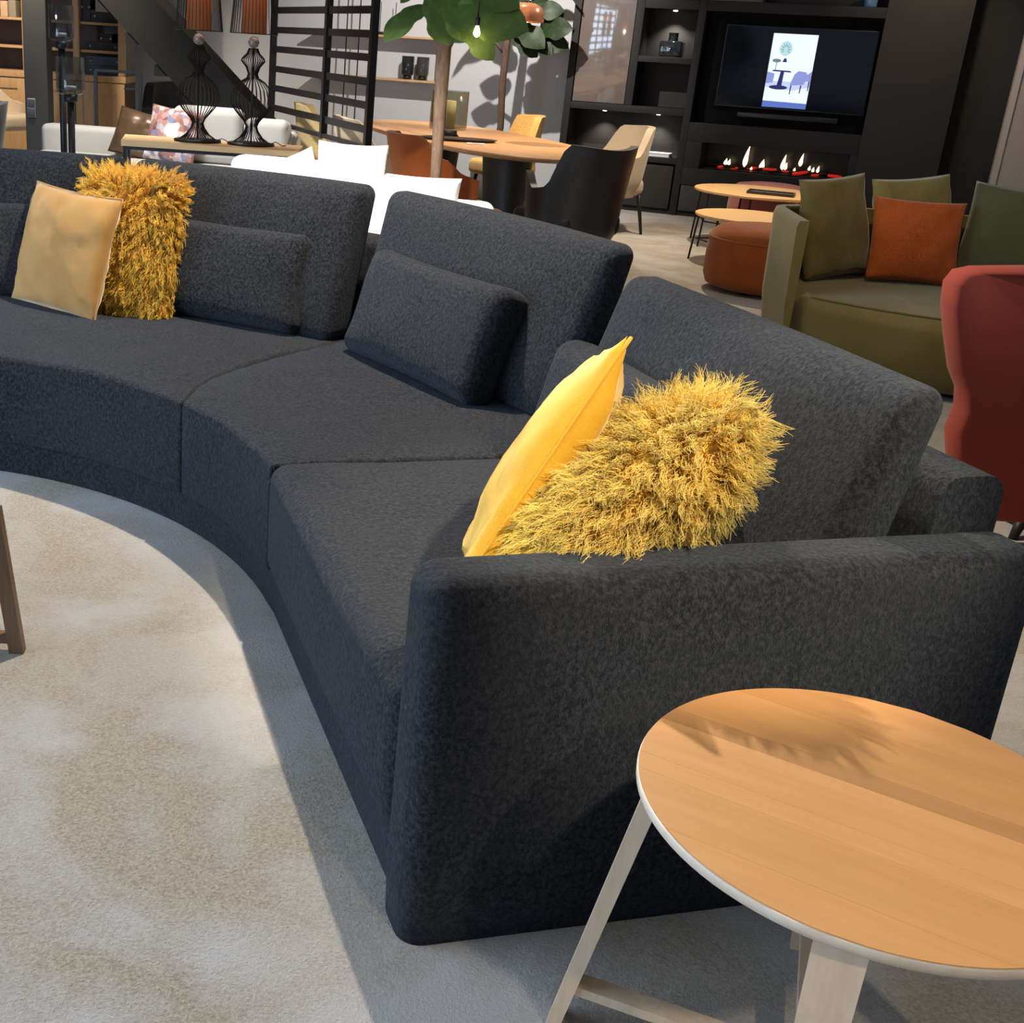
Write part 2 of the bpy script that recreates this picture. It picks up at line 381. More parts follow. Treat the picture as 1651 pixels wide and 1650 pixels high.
M_leafshade = fabric('shaded_fig_leaf', (0.014, 0.028, 0.012), (0.030, 0.050, 0.020), None, fine=25, bump=0.1, dist=0.002, rough=0.42, sheen=0.0)  # shaded copy of the fig leaf, with the shade put into its colour
M_bark = wood('fig_bark', (0.14, 0.085, 0.05), (0.26, 0.17, 0.11), 0.85, 12, (4, 4, 1))
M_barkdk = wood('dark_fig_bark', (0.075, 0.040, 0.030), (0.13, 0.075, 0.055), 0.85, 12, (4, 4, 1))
M_pot = plain('grey_clay', (0.12, 0.115, 0.11), 0.8)
M_screen = plain('screen_glass', (0.002, 0.003, 0.008), 0.10, spec=0.4)
M_book = plain('white_paper', (0.80, 0.80, 0.82), 0.6)
M_paper2 = plain('printed_card', (0.62, 0.55, 0.47), 0.6)
M_box = plain('grey_card_box', (0.050, 0.052, 0.055), 0.7)
M_bluebox = plain('slate_blue_box', (0.075, 0.10, 0.14), 0.7)
M_steel = plain('brushed_steel', (0.45, 0.46, 0.47), 0.35, 0.9)
M_plate = plain('slate_switch', (0.05, 0.055, 0.062), 0.4)
M_tray = plain('dark_tray', (0.04, 0.022, 0.018), 0.4)
M_ember = plain('glowing_ember', (0.3, 0.02, 0.01), 0.6, emit=(1.0, 0.03, 0.015), es=0.4)
M_flame = plain('flame', (1, 0.8, 0.5), 0.5, emit=(1.0, 0.74, 0.42), es=3.0)
M_log = plain('charred_log', (0.03, 0.012, 0.008), 0.9)
M_firebox = plain('firebox_steel', (0.006, 0.006, 0.006), 0.25)
def emis(name, col, s):
    return plain(name, (0, 0, 0), 0.3, emit=col, es=s)
def shade_mat():
    m, nt, b = new_mat('brown_pleated_shade'); L = nt.links.new
    b.inputs['Base Color'].default_value = (0.24, 0.11, 0.05, 1); b.inputs['Roughness'].default_value = 0.8
    tc = N(nt, 'ShaderNodeTexCoord'); wv = N(nt, 'ShaderNodeTexWave'); wv.inputs['Scale'].default_value = 40
    L(tc.outputs['Object'], wv.inputs['Vector']); bp = N(nt, 'ShaderNodeBump'); bp.inputs['Strength'].default_value = 0.3
    L(wv.outputs['Fac'], bp.inputs['Height']); L(bp.outputs['Normal'], b.inputs['Normal'])
    tr = N(nt, 'ShaderNodeBsdfTranslucent'); tr.inputs['Color'].default_value = (0.34, 0.13, 0.042, 1)
    ms = N(nt, 'ShaderNodeMixShader'); ms.inputs[0].default_value = 0.5
    L(b.outputs['BSDF'], ms.inputs[1]); L(tr.outputs['BSDF'], ms.inputs[2]); L(ms.outputs['Shader'], nt.nodes['Material Output'].inputs['Surface'])
    return m
M_shade = shade_mat()
def print_mat():
    "printed flower cloth: blots of plum, rust and blue on white"
    m, nt, b = new_mat('flower_print'); L = nt.links.new
    tc = N(nt, 'ShaderNodeTexCoord'); vo = N(nt, 'ShaderNodeTexVoronoi'); vo.inputs['Scale'].default_value = 26
    L(tc.outputs['Object'], vo.inputs['Vector']); cr = N(nt, 'ShaderNodeValToRGB')
    e = cr.color_ramp.elements; e[0].color = (0.30, 0.15, 0.13, 1); e[1].color = (0.16, 0.05, 0.04, 1)
    for p, c in ((0.3, (0.45, 0.25, 0.22, 1)), (0.5, (0.22, 0.10, 0.09, 1)), (0.65, (0.16, 0.19, 0.34, 1)), (0.8, (0.6, 0.5, 0.5, 1))):
        q = e.new(p); q.color = c
    sx = N(nt, 'ShaderNodeSeparateColor'); L(vo.outputs['Color'], sx.inputs['Color']); L(sx.outputs['Red'], cr.inputs['Fac'])
    n2 = N(nt, 'ShaderNodeTexNoise'); n2.inputs['Scale'].default_value = 5; L(tc.outputs['Object'], n2.inputs['Vector'])
    mr = N(nt, 'ShaderNodeMapRange'); mr.inputs['From Min'].default_value = 0.36; mr.inputs['From Max'].default_value = 0.42; L(n2.outputs['Fac'], mr.inputs['Value'])
    mx = N(nt, 'ShaderNodeMix', data_type='RGBA'); mx.inputs['A'].default_value = (0.8, 0.78, 0.74, 1); L(cr.outputs['Color'], mx.inputs['B']); L(mr.outputs['Result'], mx.inputs['Factor'])
    L(mx.outputs['Result'], b.inputs['Base Color']); b.inputs['Roughness'].default_value = 0.9
    return m
M_print = print_mat()

# ------------------------------------------------------------------ the room
P0 = V(2.59, 12.39, 0.0); EA = math.radians(-22.5)
ES = V(math.cos(EA), math.sin(EA), 0); EN = V(-math.sin(EA), math.cos(EA), 0)
def rf(s, n, z): return P0 + ES * s + EN * n + V(0, 0, z)
def rbxf(s0, s1, n0, n1, z0, z1, r=None):
    vf = box(s0, s1, n0, n1, z0, z1) if r is None else rbx(s0, s1, n0, n1, z0, z1, r)
    return fn(vf, lambda v: rf(v.x, v.y, v.z))
struct('floor', box(-9, 9, -3.5, 17, -0.05, 0.0), M_carpet)
struct('ceiling', box(-9, 9, -3.5, 17, 3.0, 3.1), M_ceil)
struct('wall_back', rbxf(-9.5, 2.72, 0.43, 0.58, 0, 3.0), M_wallgrey)
struct('baseboard_back', rbxf(-9.5, -0.70, 0.415, 0.43, 0, 0.09), plain('white_skirting', (0.7, 0.69, 0.67), 0.6))
struct('wall_recess', rbxf(2.72, 3.9, 0.43, 0.58, 0, 3.0), M_char2)
struct('wall_right', rbxf(3.24, 6.5, 0.0, 0.14, 0, 3.0), M_wallwarm)
struct('trim_1', rbxf(3.20, 3.25, -0.02, 0.16, 0, 3.0), plain('taupe_trim', (0.55, 0.47, 0.42), 0.6))

# ------------------------------------------------------------------ curved sofa
O = V(0.169, 1.619, 0); A15 = math.radians(15)
U = V(math.cos(A15), math.sin(A15), 0); W = V(-math.sin(A15), math.cos(A15), 0)
CC = V(-1.465, 2.477, 0); RHO = 1.352; W0 = 1.257
def S(u, w, z): return O + U * u + W * w + V(0, 0, z)
def smooth(a, b, x):
    t = max(0, min(1, (x - a) / (b - a))); return t * t * (3 - 2 * t)
def Cv(u, deg, z):
    a = math.radians(deg); return CC + V(math.cos(a), math.sin(a), 0) * (RHO + u) + V(0, 0, z)
def doff(deg): return 0.17 * smooth(12, 30, deg)
sofa = thing('sectional_sofa', 'large curved navy blue chenille sectional sofa with slanted arm in front', 'sofa', S(0.5, 0.6, 0))
def sweep(stations, prof):
    "stations: functions (u, z) -> point; prof: closed (u, z) outline"
    vs, fs = [], []; n = len(prof)
    for st in stations: vs += [st(u, z) for u, z in prof]
    for i in range(len(stations) - 1):
        for j in range(n):
            k = (j + 1) % n; fs.append((i * n + j, i * n + k, (i + 1) * n + k, (i + 1) * n + j))
    fs.append(tuple(reversed(range(n)))); fs.append(tuple(range((len(stations) - 1) * n, len(stations) * n)))
    return vs, fs
def rprof(u0, u1, z0, z1, r, k=4):
    p = []
    for cx, cz, a0 in ((u1 - r, z0 + r, -90), (u1 - r, z1 - r, 0), (u0 + r, z1 - r, 90), (u0 + r, z0 + r, 180)):
        for i in range(k + 1):
            a = math.radians(a0 + 90 * i / k); p.append((cx + r * math.cos(a), cz + r * math.sin(a)))
    return p
def stn(w0, deg1, back=False, n1=6, step=3):
    L = []
    for i in range(n1):
        w = w0 + (W0 - w0) * i / (n1 - 1)
        L.append(lambda u, z, w=w: S(u, w, z))
    d = 15.0 + step
    while d <= deg1:
        L.append(lambda u, z, d=d: Cv(u + (doff(d) if back else 0), d, z)); d += step
    return L
obj('base', sweep(stn(0.10, 108), rprof(-0.004, 1.02, 0.0, 0.118, 0.010)), M_sofa, sofa, sharp=50)
obj('back_frame', sweep(stn(0.17, 108, True), rprof(0.965, 1.10, 0.0, 0.745, 0.04)), M_sofa, sofa, sharp=60)
# arm
def rrect(x0, x1, y0, y1, r, k=6):
    p = []
    for cx, cy, a0 in ((x1 - r, y0 + r, -90), (x1 - r, y1 - r, 0), (x0 + r, y1 - r, 90), (x0 + r, y0 + r, 180)):
        for i in range(k + 1):
            a = math.radians(a0 + 90 * i / k); p.append((cx + r * math.cos(a), cy + r * math.sin(a)))
    return p
lev = []
for i in range(8):
    z = 0.62 * i / 7; lev.append((z, 0.004 if i == 0 else 0.0))
for i in range(1, 9):
    a = math.pi / 2 * i / 8; lev.append((0.62 + 0.046 * math.sin(a), 0.046 * (1 - math.cos(a))))
vs, fs = [], []; nl = 28
for z, ins in lev:
    vs += [S(x, y, z + 0.004 * noise.noise(V(x * 5, y * 5, z * 3))) for x, y in rrect(-0.030 + ins, 1.075 - ins, 0.0 + ins, 0.142 - ins, max(0.046 - ins * .9, 0.003))]
for i in range(len(lev) - 1):
    for j in range(nl):
        k = (j + 1) % nl; fs.append((i * nl + j, i * nl + k, (i + 1) * nl + k, (i + 1) * nl + j))
fs.append(tuple(range((len(lev) - 1) * nl, len(lev) * nl))); fs.append(tuple(reversed(range(nl))))
obj('arm', (vs, fs), M_sofa, sofa)
# seat cushions
def seat(u0, u1, L, f, r=0.05, bulge=0.014, zb=0.118):
    vf = rbox((u1 - u0) / 2, L / 2, 0.1475, r, 5, (10, 14, 4))
    def g(v):
        x = v.x / ((u1 - u0) / 2); y = v.y / (L / 2)
        z = v.z
        if z > 0: z += bulge * (1 - x ** 4) * (1 - y ** 4) * z / 0.1475 + 0.006 * noise.noise(V(v.x * 4, v.y * 4, u0 + L))
        xx = v.x - 0.012 * (1 - y ** 4) * (1 - (v.z / 0.15) ** 2) * (1 if x < -0.8 else 0)
        return f(xx + (u0 + u1) / 2, v.y / L + 0.5, z + 0.1475 + zb)
    return fn(vf, g)
obj('seat_cushion', seat(-0.022, 0.95, 1.165, lambda u, t, z: S(u, 0.145 + 1.165 * t, z), 0.045, 0.016, 0.112), M_sofa, sofa)
def stitch(parent, f, n=30):
    obj('seam', tube([f(i / n) for i in range(n + 1)], 0.0028, 6), M_sofa, parent)
sc1 = [o for o in sofa.children if o.name.startswith('seat_cushion')][0]
stitch(sc1, lambda t: S(0.035, 0.20 + 1.06 * t, 0.4085))
def seam(u): return 43 + 8.5 * (1 - math.exp(-max(u, 0) / 0.20))
obj('seat_cushion', seat(-0.014, 1.10, 0.95, lambda u, t, z: Cv(u, 17.0 + (seam(u) + 0.05 - 17.0) * t, z), 0.017, 0.012, 0.106), M_sofa, sofa)
obj('seat_cushion', seat(-0.014, 1.10, 1.55, lambda u, t, z: Cv(u, seam(u) - 0.05 + (107 - seam(u)) * t, z), 0.017, 0.012, 0.106), M_sofa, sofa)
# back cushions
def backc(f, L, ub, zt, lean=0.31, th=0.135):
    h = zt - 0.40
    vf = rbox(th / 2, L / 2, h / 2, 0.042, 5, (2, 12, 10))
    def g(v):
        t = v.z / h + 0.5; y = v.y / (L / 2); x = v.x / (th / 2)
        taper = 1 - 0.30 * t
        u = ub + (v.x + th / 2) * taper + lean * (t * h)
        if x < 0: u -= 0.03 * (1 - y ** 4) * (1 - (2 * t - 1) ** 4) * (-x)
        if x > 0: u += 0.0
        z = v.z + h / 2 + 0.40 + 0.004 * (1 - y * y) * t
        u += 0.006 * noise.noise(V(v.y * 5, v.z * 5, L + ub))
        return f(u, v.y / L + 0.5, z)
    return fn(vf, g)
obj('back_cushion', backc(lambda u, t, z: S(u, 0.15 + 1.08 * t, z), 1.08, 0.69, 0.905, 0.30), M_sofa, sofa)
for d0, d1 in ((23.5, 49.2), (51.6, 75.8), (76.8, 103)):
    def chord(u, t, z, d0=d0, d1=d1):
        k_ = 0.7; z2 = z - (0.024 * (1 - t) * smooth(0.5, 0.93, z) if d0 < 30 else 0.0)
        return Cv(u, d0 + (d1 - d0) * t, z2).lerp(Cv(u, d0, z2).lerp(Cv(u, d1, z2), t), k_)
    obj('back_cushion', backc(chord, math.radians(d1 - d0) * 2.28, 0.865, 0.935, 0.30), M_sofa, sofa)

# loose lumbar cushions in the sofa cloth
def lumbar(BL, BR, h, t, lean, label, seed):
    w = (Vector(BR) - Vector(BL)).length
    vf = rbox(w / 2, h / 2, t / 2, 0.05, 4, (12, 8, 2))
    def g(v):
        x = v.x / (w / 2); y = v.y / (h / 2)
        b = 1 + 0.35 * (1 - x ** 4) * (1 - y ** 4)
        px = 1 - 0.03 * (1 - y * y); py = 1 - 0.05 * (1 - x * x)
        return V(v.x * px, v.y * py + h / 2, v.z * b + 0.008 * noise.noise(V(v.x * 6, v.y * 6, seed)))
    m = stand(BL, BR, lean)
    c = obj('lumbar_cushion', xf(fn(vf, g), m), M_sofa)
    tag(c, label, 'cushion', 'navy lumbar cushions on the sofa')
ZS = 0.402
def cz(u, d): return Cv(u, d, ZS)
lumbar(cz(0.845, 48.4), cz(0.745, 28.2), 0.37, 0.13, 20, 'navy lumbar cushion alone in the middle of the curved sofa', 1)
lumbar(cz(0.845, 75), cz(0.86, 54.6), 0.37, 0.13, 20, 'navy lumbar cushion beside the upright amber fur pillow', 2)
lumbar(cz(0.85, 101), cz(0.85, 80), 0.37, 0.13, 20, 'navy lumbar cushion behind the tan pillow, cut by the left edge', 3)
lumbar(S(0.62, 1.16, ZS), S(0.64, 0.50, ZS), 0.37, 0.13, 14, 'navy lumbar cushion half hidden behind the mustard velvet pillow', 4)

# throw pillows on the sofa
def fur_part(vf_world, parent, mat, locks, per, length, flow, curl, seed, wid=0.0016, facing=None, keep=None):
    "curly locks rooted on the pillow surface; flow(p, n) gives the lie of the coat"
    rr = random.Random(seed); vs, fs = vf_world
    tris = []
    for q in fs:
        for k in range(1, len(q) - 1): tris.append((q[0], q[k], q[k + 1]))
    areas = []; tot = 0
    for a, b, c in tris:
        tot += (vs[b] - vs[a]).cross(vs[c] - vs[a]).length / 2; areas.append(tot)
    import bisect
    OV, OF, AL = [], [], []
    SEG = 7
    for _ in range(locks):
        i = min(bisect.bisect_left(areas, rr.random() * tot), len(tris) - 1)
        a, b, c = (vs[k] for k in tris[i]); n = (b - a).cross(c - a)
        if n.length < 1e-12: continue
        n.normalize(); r1 = math.sqrt(rr.random()); r2 = rr.random()
        p = a * (1 - r1) + b * (r1 * (1 - r2)) + c * (r1 * r2)
        if keep is not None and not keep(p): continue
        fl = flow(p, n); ll = length * rr.uniform(0.7, 1.25)
        d = (n * rr.uniform(0.35, 0.65) + fl * 1.25 + V(rr.gauss(0, .2), rr.gauss(0, .2), rr.gauss(0, .2))).normalized()
        s1 = d.orthogonal().normalized(); s2 = d.cross(s1)
        ph0 = rr.uniform(0, 6.28); turns = rr.uniform(1.0, 2.0); tipdir = (d + fl * 1.2 + V(0, 0, -0.35)).normalized()
        amp0 = curl * rr.uniform(0.6, 1.4)
        t1 = n.orthogonal().normalized(); t2 = n.cross(t1)
        for s in range(per):
            root = p + t1 * rr.gauss(0, 0.007) + t2 * rr.gauss(0, 0.007) - n * 0.002
            sl = ll * rr.uniform(0.75, 1.1); ph = ph0 + rr.gauss(0, 0.5); amp = amp0 * rr.uniform(0.7, 1.3)
            conv = rr.uniform(0.3, 0.8); path = []
            for k in range(SEG):
                t = k / (SEG - 1)
                ax = d * (sl * t * (1 - 0.4 * t)) + tipdir * (sl * 0.4 * t * t)
                rt = root.lerp(p, conv * t)
                an = ph + turns * 6.28 * t
                path.append(rt + ax + (s1 * math.cos(an) + s2 * math.sin(an)) * amp * min(1, t * 2))
            base = len(OV)
            for k in range(SEG):
                t = k / (SEG - 1); w_ = wid * (1.15 - t * 0.85)
                tg = (path[min(k + 1, SEG - 1)] - path[max(k - 1, 0)]).normalized(); o1 = tg.orthogonal().normalized(); o2 = tg.cross(o1)
                for j in range(3):
                    an = 2.0944 * j; OV.append(path[k] + (o1 * math.cos(an) + o2 * math.sin(an)) * w_); AL.append(min(1.0, t * 1.3))
            for k in range(SEG - 1):
                for j in range(3):
                    q = (j + 1) % 3; OF.append((base + k * 3 + j, base + k * 3 + q, base + (k + 1) * 3 + q, base + (k + 1) * 3 + j))
    o = obj('curly_fleece', (OV, OF), mat, parent, kind='stuff')
    att = o.data.attributes.new('along', 'FLOAT', 'POINT'); att.data.foreach_set('value', AL)
    return o

def throw(name, m, w, h, t, mat, label, cat='pillow', pinch=0.05, wr=0.006, seed=1, piping=True, group=None, p=0.42):
    vf = xf(pillow(w, h, t, pinch, 24, wr, seed, p), m)
    root = thing(name, label, cat, m.translation, group)
    obj('cover', vf, mat, root)
    if piping: obj('seam', xf(seam_line(w, h, pinch, 0.0035), m), mat, root)
    return root, vf
tanBL, tanBR = V(-1.315, 4.60, 0.402), V(-0.935, 4.30, 0.402)
root, _ = throw('velvet_pillow', stand(tanBL, tanBR, 17) @ Matrix.Rotation(math.radians(-1), 4, 'Z'), 0.49, 0.455, 0.14, M_tan, 'gold tan velvet square pillow leaning on the left of the sofa', seed=2, wr=0.010)
tagm = stand(tanBL, tanBR, 60) @ Matrix.Translation(V(0.15, -0.05, 0.0))
obj('care_label', xf(box(-0.008, 0.012, -0.03, 0.03, 0.0, 0.001), tagm), M_book, root, False, 'small white sewn-in label')
# amber fur pillow, upright
fm = stand(V(-1.02, 4.48, 0.405), V(-0.70, 4.40, 0.405), 14)
fv = xf(pillow(0.34, 0.50, 0.15, 0.02, 18, 0.004, 5, 0.40), fm)
fr = thing('fur_pillow', 'amber yellow curly fur pillow standing upright beside the tan pillow', 'pillow', fm.translation, 'curly fur pillows')
obj('cover', fv, M_furbase, fr)
fc = fm @ V(0, 0.30, 0)
fur_part(fv, fr, M_furo, 2100, 8, 0.065, lambda p, n: V(0, 0, -0.75) * (1 - smooth(0.10, 0.19, p.z - fc.z)) + (p - fc).normalized() * (0.15 + 0.55 * smooth(0.05, 0.19, p.z - fc.z)), 0.006, 3, 0.0017)
# mustard velvet pillow, seen almost edge on
E1 = (U * 0.53 + W * 0.06 + V(0, 0, 0.85)).normalized()
E2 = -(U * 0.385 + W * 0.87 - V(0, 0, 0.30)); E2 = (E2 - E1 * E2.dot(E1)).normalized(); E3 = E2.cross(E1)
vc = S(0.275, 0.62, 0.415) + E2 * 0.22
root, _ = throw('velvet_pillow', frame_m(E2, E1, -E1.cross(E2) if False else E2.cross(E1), vc), 0.47, 0.50, 0.13, M_mustard, 'mustard yellow velvet pillow seen edge-on beside the arm of the sofa', pinch=0.07, wr=0.012, seed=9)
# big yellow fur pillow by the arm
F1 = (U * 0.80 + W * 0.10 + V(0, 0, 0.58)).normalized()
F2 = -(U * 0.18 + W * 0.80 - V(0, 0, 0.50)); F2 = (F2 - F1 * F2.dot(F1)).normalized()
fm = frame_m(F2, F1, F2.cross(F1), S(0.235, 0.25, 0.555))
fv = xf(pillow(0.30, 0.41, 0.17, 0.0, 18, 0.004, 6, 0.36), fm)
fr = thing('fur_pillow', 'big shaggy yellow curly fur pillow spilling over the sofa arm', 'pillow', fm.translation, 'curly fur pillows')
obj('cover', fv, M_furbase, fr)
fc2 = fm @ V(0.0, 0.34, 0)
def flow2(p, n):
    q = (p - fc2); return q * (1.8 / max(q.length, 0.12)) * 0.42 + V(0, 0, -0.15)
fur_part(fv, fr, M_fury, 3000, 9, 0.072, flow2, 0.0055, 4, 0.0010)

# ------------------------------------------------------------------ round side table in front
TC = V(0.711, 1.34, 0.52); TR = 0.300
tb = thing('side_table', 'round oak side table with splayed pale legs in front of the sofa arm', 'table', V(TC.x, TC.y, 0))
ga = math.radians(-33); gx = V(math.cos(ga), math.sin(ga), 0); gy = V(-math.sin(ga), math.cos(ga), 0)
edges = [-0.30, -0.225, -0.115, -0.075, 0.03, 0.07, 0.185, 0.30]
for i in range(len(edges) - 1):
    a, b = edges[i] + 0.0002, edges[i + 1] - 0.0002
    poly = []
    rr_ = TR - 0.0015; K = 14
    a_, b_ = max(a, -rr_ + 1e-4), min(b, rr_ - 1e-4)
    for k in range(K + 1):
        y = a_ + (b_ - a_) * k / K; x = math.sqrt(max(rr_ * rr_ - y * y, 0)); poly.append((x, y))
    for k in range(K, -1, -1):
        y = a_ + (b_ - a_) * k / K; x = -math.sqrt(max(rr_ * rr_ - y * y, 0)); poly.append((x, y))
    vf = prism([V(x, y, -0.016) for x, y in poly], V(0, 0, 0.016))
    o = obj('plank', xf(vf, frame_m(gx, gy, V(0, 0, 1), TC)), M_oak, tb, False)
    o.rotation_euler = (0, 0, 0)
obj('rim', fn(lathe([(TR - 0.008, -0.019), (TR, -0.015), (TR + 0.0005, -0.004), (TR - 0.0015, -0.0012), (TR - 0.010, -0.0165)], 96), lambda v: v + TC), M_edge, tb)
def leg_of(ang, spread, top_r):
    a = math.radians(ang); d = V(math.cos(a), math.sin(a), 0); t = V(-d.y, d.x, 0)
    p = TC + d * top_r + V(0, 0, -0.019); q = V(TC.x, TC.y, 0) + d * spread
    poly = []
    for c, w, th in ((p, 0.030, 0.013), (q, 0.0215, 0.011)):
        poly += [c + t * w + d * th, c - t * w + d * th, c - t * w - d * th, c + t * w - d * th]
    fs = [(0, 1, 2, 3), (7, 6, 5, 4), (0, 4, 5, 1), (1, 5, 6, 2), (2, 6, 7, 3), (3, 7, 4, 0)]
    return (poly, fs), p, q
LEGS = [(157, 0.36), (243, 0.36), (337, 0.36), (70, 0.36)]
feet = []
for ang, sp in LEGS:
    vf, p, q = leg_of(ang, sp, 0.262); obj('leg', vf, M_ash, tb, False); feet.append(p.lerp(q, 0.84))
for f_ in feet:
    obj('stretcher', bar(f_, V(TC.x, TC.y, feet[0].z), 0.034, 0.016), M_ash, tb, False)

# coffee table at the left edge, only its leg shows
ct = thing('coffee_table', 'dark brown wooden coffee table leg and rail at the left edge', 'table', V(-1.25, 2.75, 0))
def leg4(p, q, w): 
    return bar(p, q, w, w)
lg = [(at(-6, 850, 2.56), atz(22, 1052, 0.0))]
obj('leg', bar(V(-0.752, 2.555, 0), V(-0.800, 2.575, 0.36), 0.034, 0.026, (0, 1, 0)), M_walnut, ct, False)
obj('leg', bar(V(-1.72, 2.50, 0), V(-1.68, 2.53, 0.36), 0.034, 0.026, (0, 1, 0)), M_walnut, ct, False)
obj('leg', bar(V(-1.26, 3.22, 0), V(-1.25, 3.17, 0.36), 0.034, 0.026, (0, 1, 0)), M_walnut, ct, False)
obj('rail', bar(V(-0.765, 2.56, 0.035), V(-1.70, 2.51, 0.035), 0.03, 0.02), M_walnut, ct, False)
obj('table_top', fn(lathe([(0.44, 0.36), (0.455, 0.365), (0.455, 0.385), (0.44, 0.39)], 48), lambda v: v + V(-1.32, 2.72, 0)), M_walnut, ct, sharp=40)

# ------------------------------------------------------------------ media wall with television and fire
mw = thing('media_cabinet', 'charcoal built-in wall cabinet with niches around the television and fireplace', 'cabinet', rf(1.0, 0.0, 0))
def cab(name, s0, s1, n0, n1, z0, z1, mat=M_char, parent=None, r=0.004, label=None):
    return obj(name, rbxf(s0, s1, n0, n1, z0, z1, r), mat, parent or mw, True, label, sharp=40)
cab('side_panel', -0.70, -0.63, 0.0, 0.42, 0, 2.6)
cab('divider', -0.105, -0.03, 0.0, 0.40, 0.985, 2.6)
cab('divider', 0.47, 0.54, 0.0, 0.40, 0.0, 2.6)
cab('back_panel', -0.63, 0.47, 0.36, 0.41, 0.04, 2.6, M_char2)
cab('shelf', -0.03, 0.47, 0.0, 0.36, 1.385, 1.44)
cab('shelf', -0.03, 0.47, 0.0, 0.36, 1.86, 1.945)
cab('shelf', -0.63, 0.47, 0.0, 0.36, 0.92, 0.985)
cab('worktop', -0.63, 0.47, 0.0, 0.36, 0.475, 0.53)
cab('plinth', -0.63, 2.08, 0.02, 0.38, 0.0, 0.045)
d = cab('glass_door', -0.62, -0.11, 0.004, 0.03, 0.99, 2.55, M_taupegloss, None, 0.003, 'glossy taupe glass front')
cab('upper_front', -0.03, 0.47, 0.03, 0.05, 1.95, 2.5, plain('grey_lacquer', (0.14, 0.135, 0.13), 0.4))
cab('cupboard_door', -0.62, -0.04, 0.0, 0.025, 0.05, 0.455, M_char2)
cab('cupboard_door', 0.0, 0.455, 0.0, 0.025, 0.05, 0.455, M_char2)
cab('drawer_front', 0.55, 1.30, 0.0, 0.025, 0.05, 0.29, plain('dark_taupe_lacquer', (0.045, 0.042, 0.043), 0.5))
cab('drawer_front', 1.32, 2.06, 0.0, 0.025, 0.05, 0.29, M_char2)
cab('fire_surround', 0.54, 2.08, 0.0, 0.36, 0.295, 0.455)
cab('fire_surround', 0.54, 0.685, 0.0, 0.36, 0.455, 0.70)
cab('fire_surround', 2.02, 2.08, 0.0, 0.36, 0.455, 0.70)
cab('fire_surround', 0.54, 2.08, 0.0, 0.36, 0.70, 0.875)
cab('niche_back', 0.54, 2.08, 0.14, 0.36, 0.875, 1.86, plain('matt_black_board', (0.007, 0.007, 0.008), 0.9, spec=0.1))
cab('shelf', 0.54, 2.08, 0.0, 0.36, 1.86, 1.95)
cab('upper_front', 0.56, 1.02, 0.03, 0.05, 1.95, 2.5, plain('grey_lacquer_front', (0.14, 0.135, 0.13), 0.4))
cab('back_panel', 1.02, 2.08, 0.30, 0.36, 1.95, 2.6, M_char2)
cab('tall_panel', 2.08, 2.77, 0.0, 0.42, 0.0, 3.0, M_char2)
# niche downlights
for s, n, z, p in ((0.22, 0.22, 1.858, 22), (-0.33, 0.22, 0.918, 14), (0.20, 0.22, 0.918, 16)):
    o = obj('downlight', fn(lathe([(0.018, -0.010), (0.020, -0.006), (0.020, 0.0)], 16), lambda v, s=s, n=n, z=z: v + rf(s, n, z)), M_led, mw)
    spot('niche_spot', rf(s, n, z - 0.02), rf(s, n + 0.10, z - 1), p, NEUT, 100, 0.8, 0.01)
# fire
fp = thing('gas_fireplace', 'wide built-in fireplace with small flames below the television', 'fireplace', rf(1.35, 0.18, 0.455))
obj('firebox', rbxf(0.685, 2.02, 0.33, 0.358, 0.456, 0.70), M_firebox, fp, False)
obj('burner', rbxf(0.70, 2.005, 0.06, 0.30, 0.456, 0.47), M_firebox, fp, False)
def Cs(x, y, n=0.15):
    d = _cr * (x - PPX) - _cu * (y - PPY) + _f0 * FPX; o = V(0, 0, EYE); t = (P0 + EN * n - o).dot(EN) / d.dot(EN)
    q = o + d * t; return (q - P0).dot(ES), q.z
k = 0.1696
for x, y, w, h in ((290, 270, 16, 55), (322, 272, 14, 50), (470, 290, 20, 175), (632, 310, 22, 80), (828, 318, 18, 125), (858, 318, 14, 60), (1000, 285, 16, 105), (1165, 345, 12, 55), (1120, 340, 12, 40), (1085, 325, 12, 40), (945, 330, 10, 28), (535, 318, 10, 25)):
    s, z = Cs(1120 + x * k, 220 + y * k); hh = h * k * 0.0067; ww = w * k * 0.0067
    lean = 0.12 * hh
    prof = [(0.15, 0.0), (0.85, 0.12), (1.0, 0.3), (0.7, 0.55), (0.35, 0.8), (0.02, 1.0)]
    vf = lathe([(a * ww, b * hh) for a, b in prof], 10)
    obj('flame', fn(vf, lambda v, s=s, z=z, hh=hh, lean=lean: rf(s + v.x + lean * (v.z / hh) ** 2, 0.15 + v.y, z + v.z)), M_flame, fp)
for i in range(16):
    s = 0.80 + 1.10 * i / 15 + R.uniform(-.02, .02); n = R.uniform(0.12, 0.24)
    a = R.uniform(-0.6, 0.6); l = R.uniform(0.03, 0.07); r_ = R.uniform(0.008, 0.016)
    p = rf(s, n, 0.47 + r_ + R.uniform(0, .02)); dv = (ES * math.cos(a) + EN * math.sin(a) * .4 + V(0, 0, R.uniform(-.1, .25))) * l
    obj('ember' if i % 2 else 'log', tube([p - dv, p - dv * .3, p + dv * .4, p + dv], [r_ * .8, r_, r_, r_ * .7], 7), M_ember if i % 2 else M_log, fp)
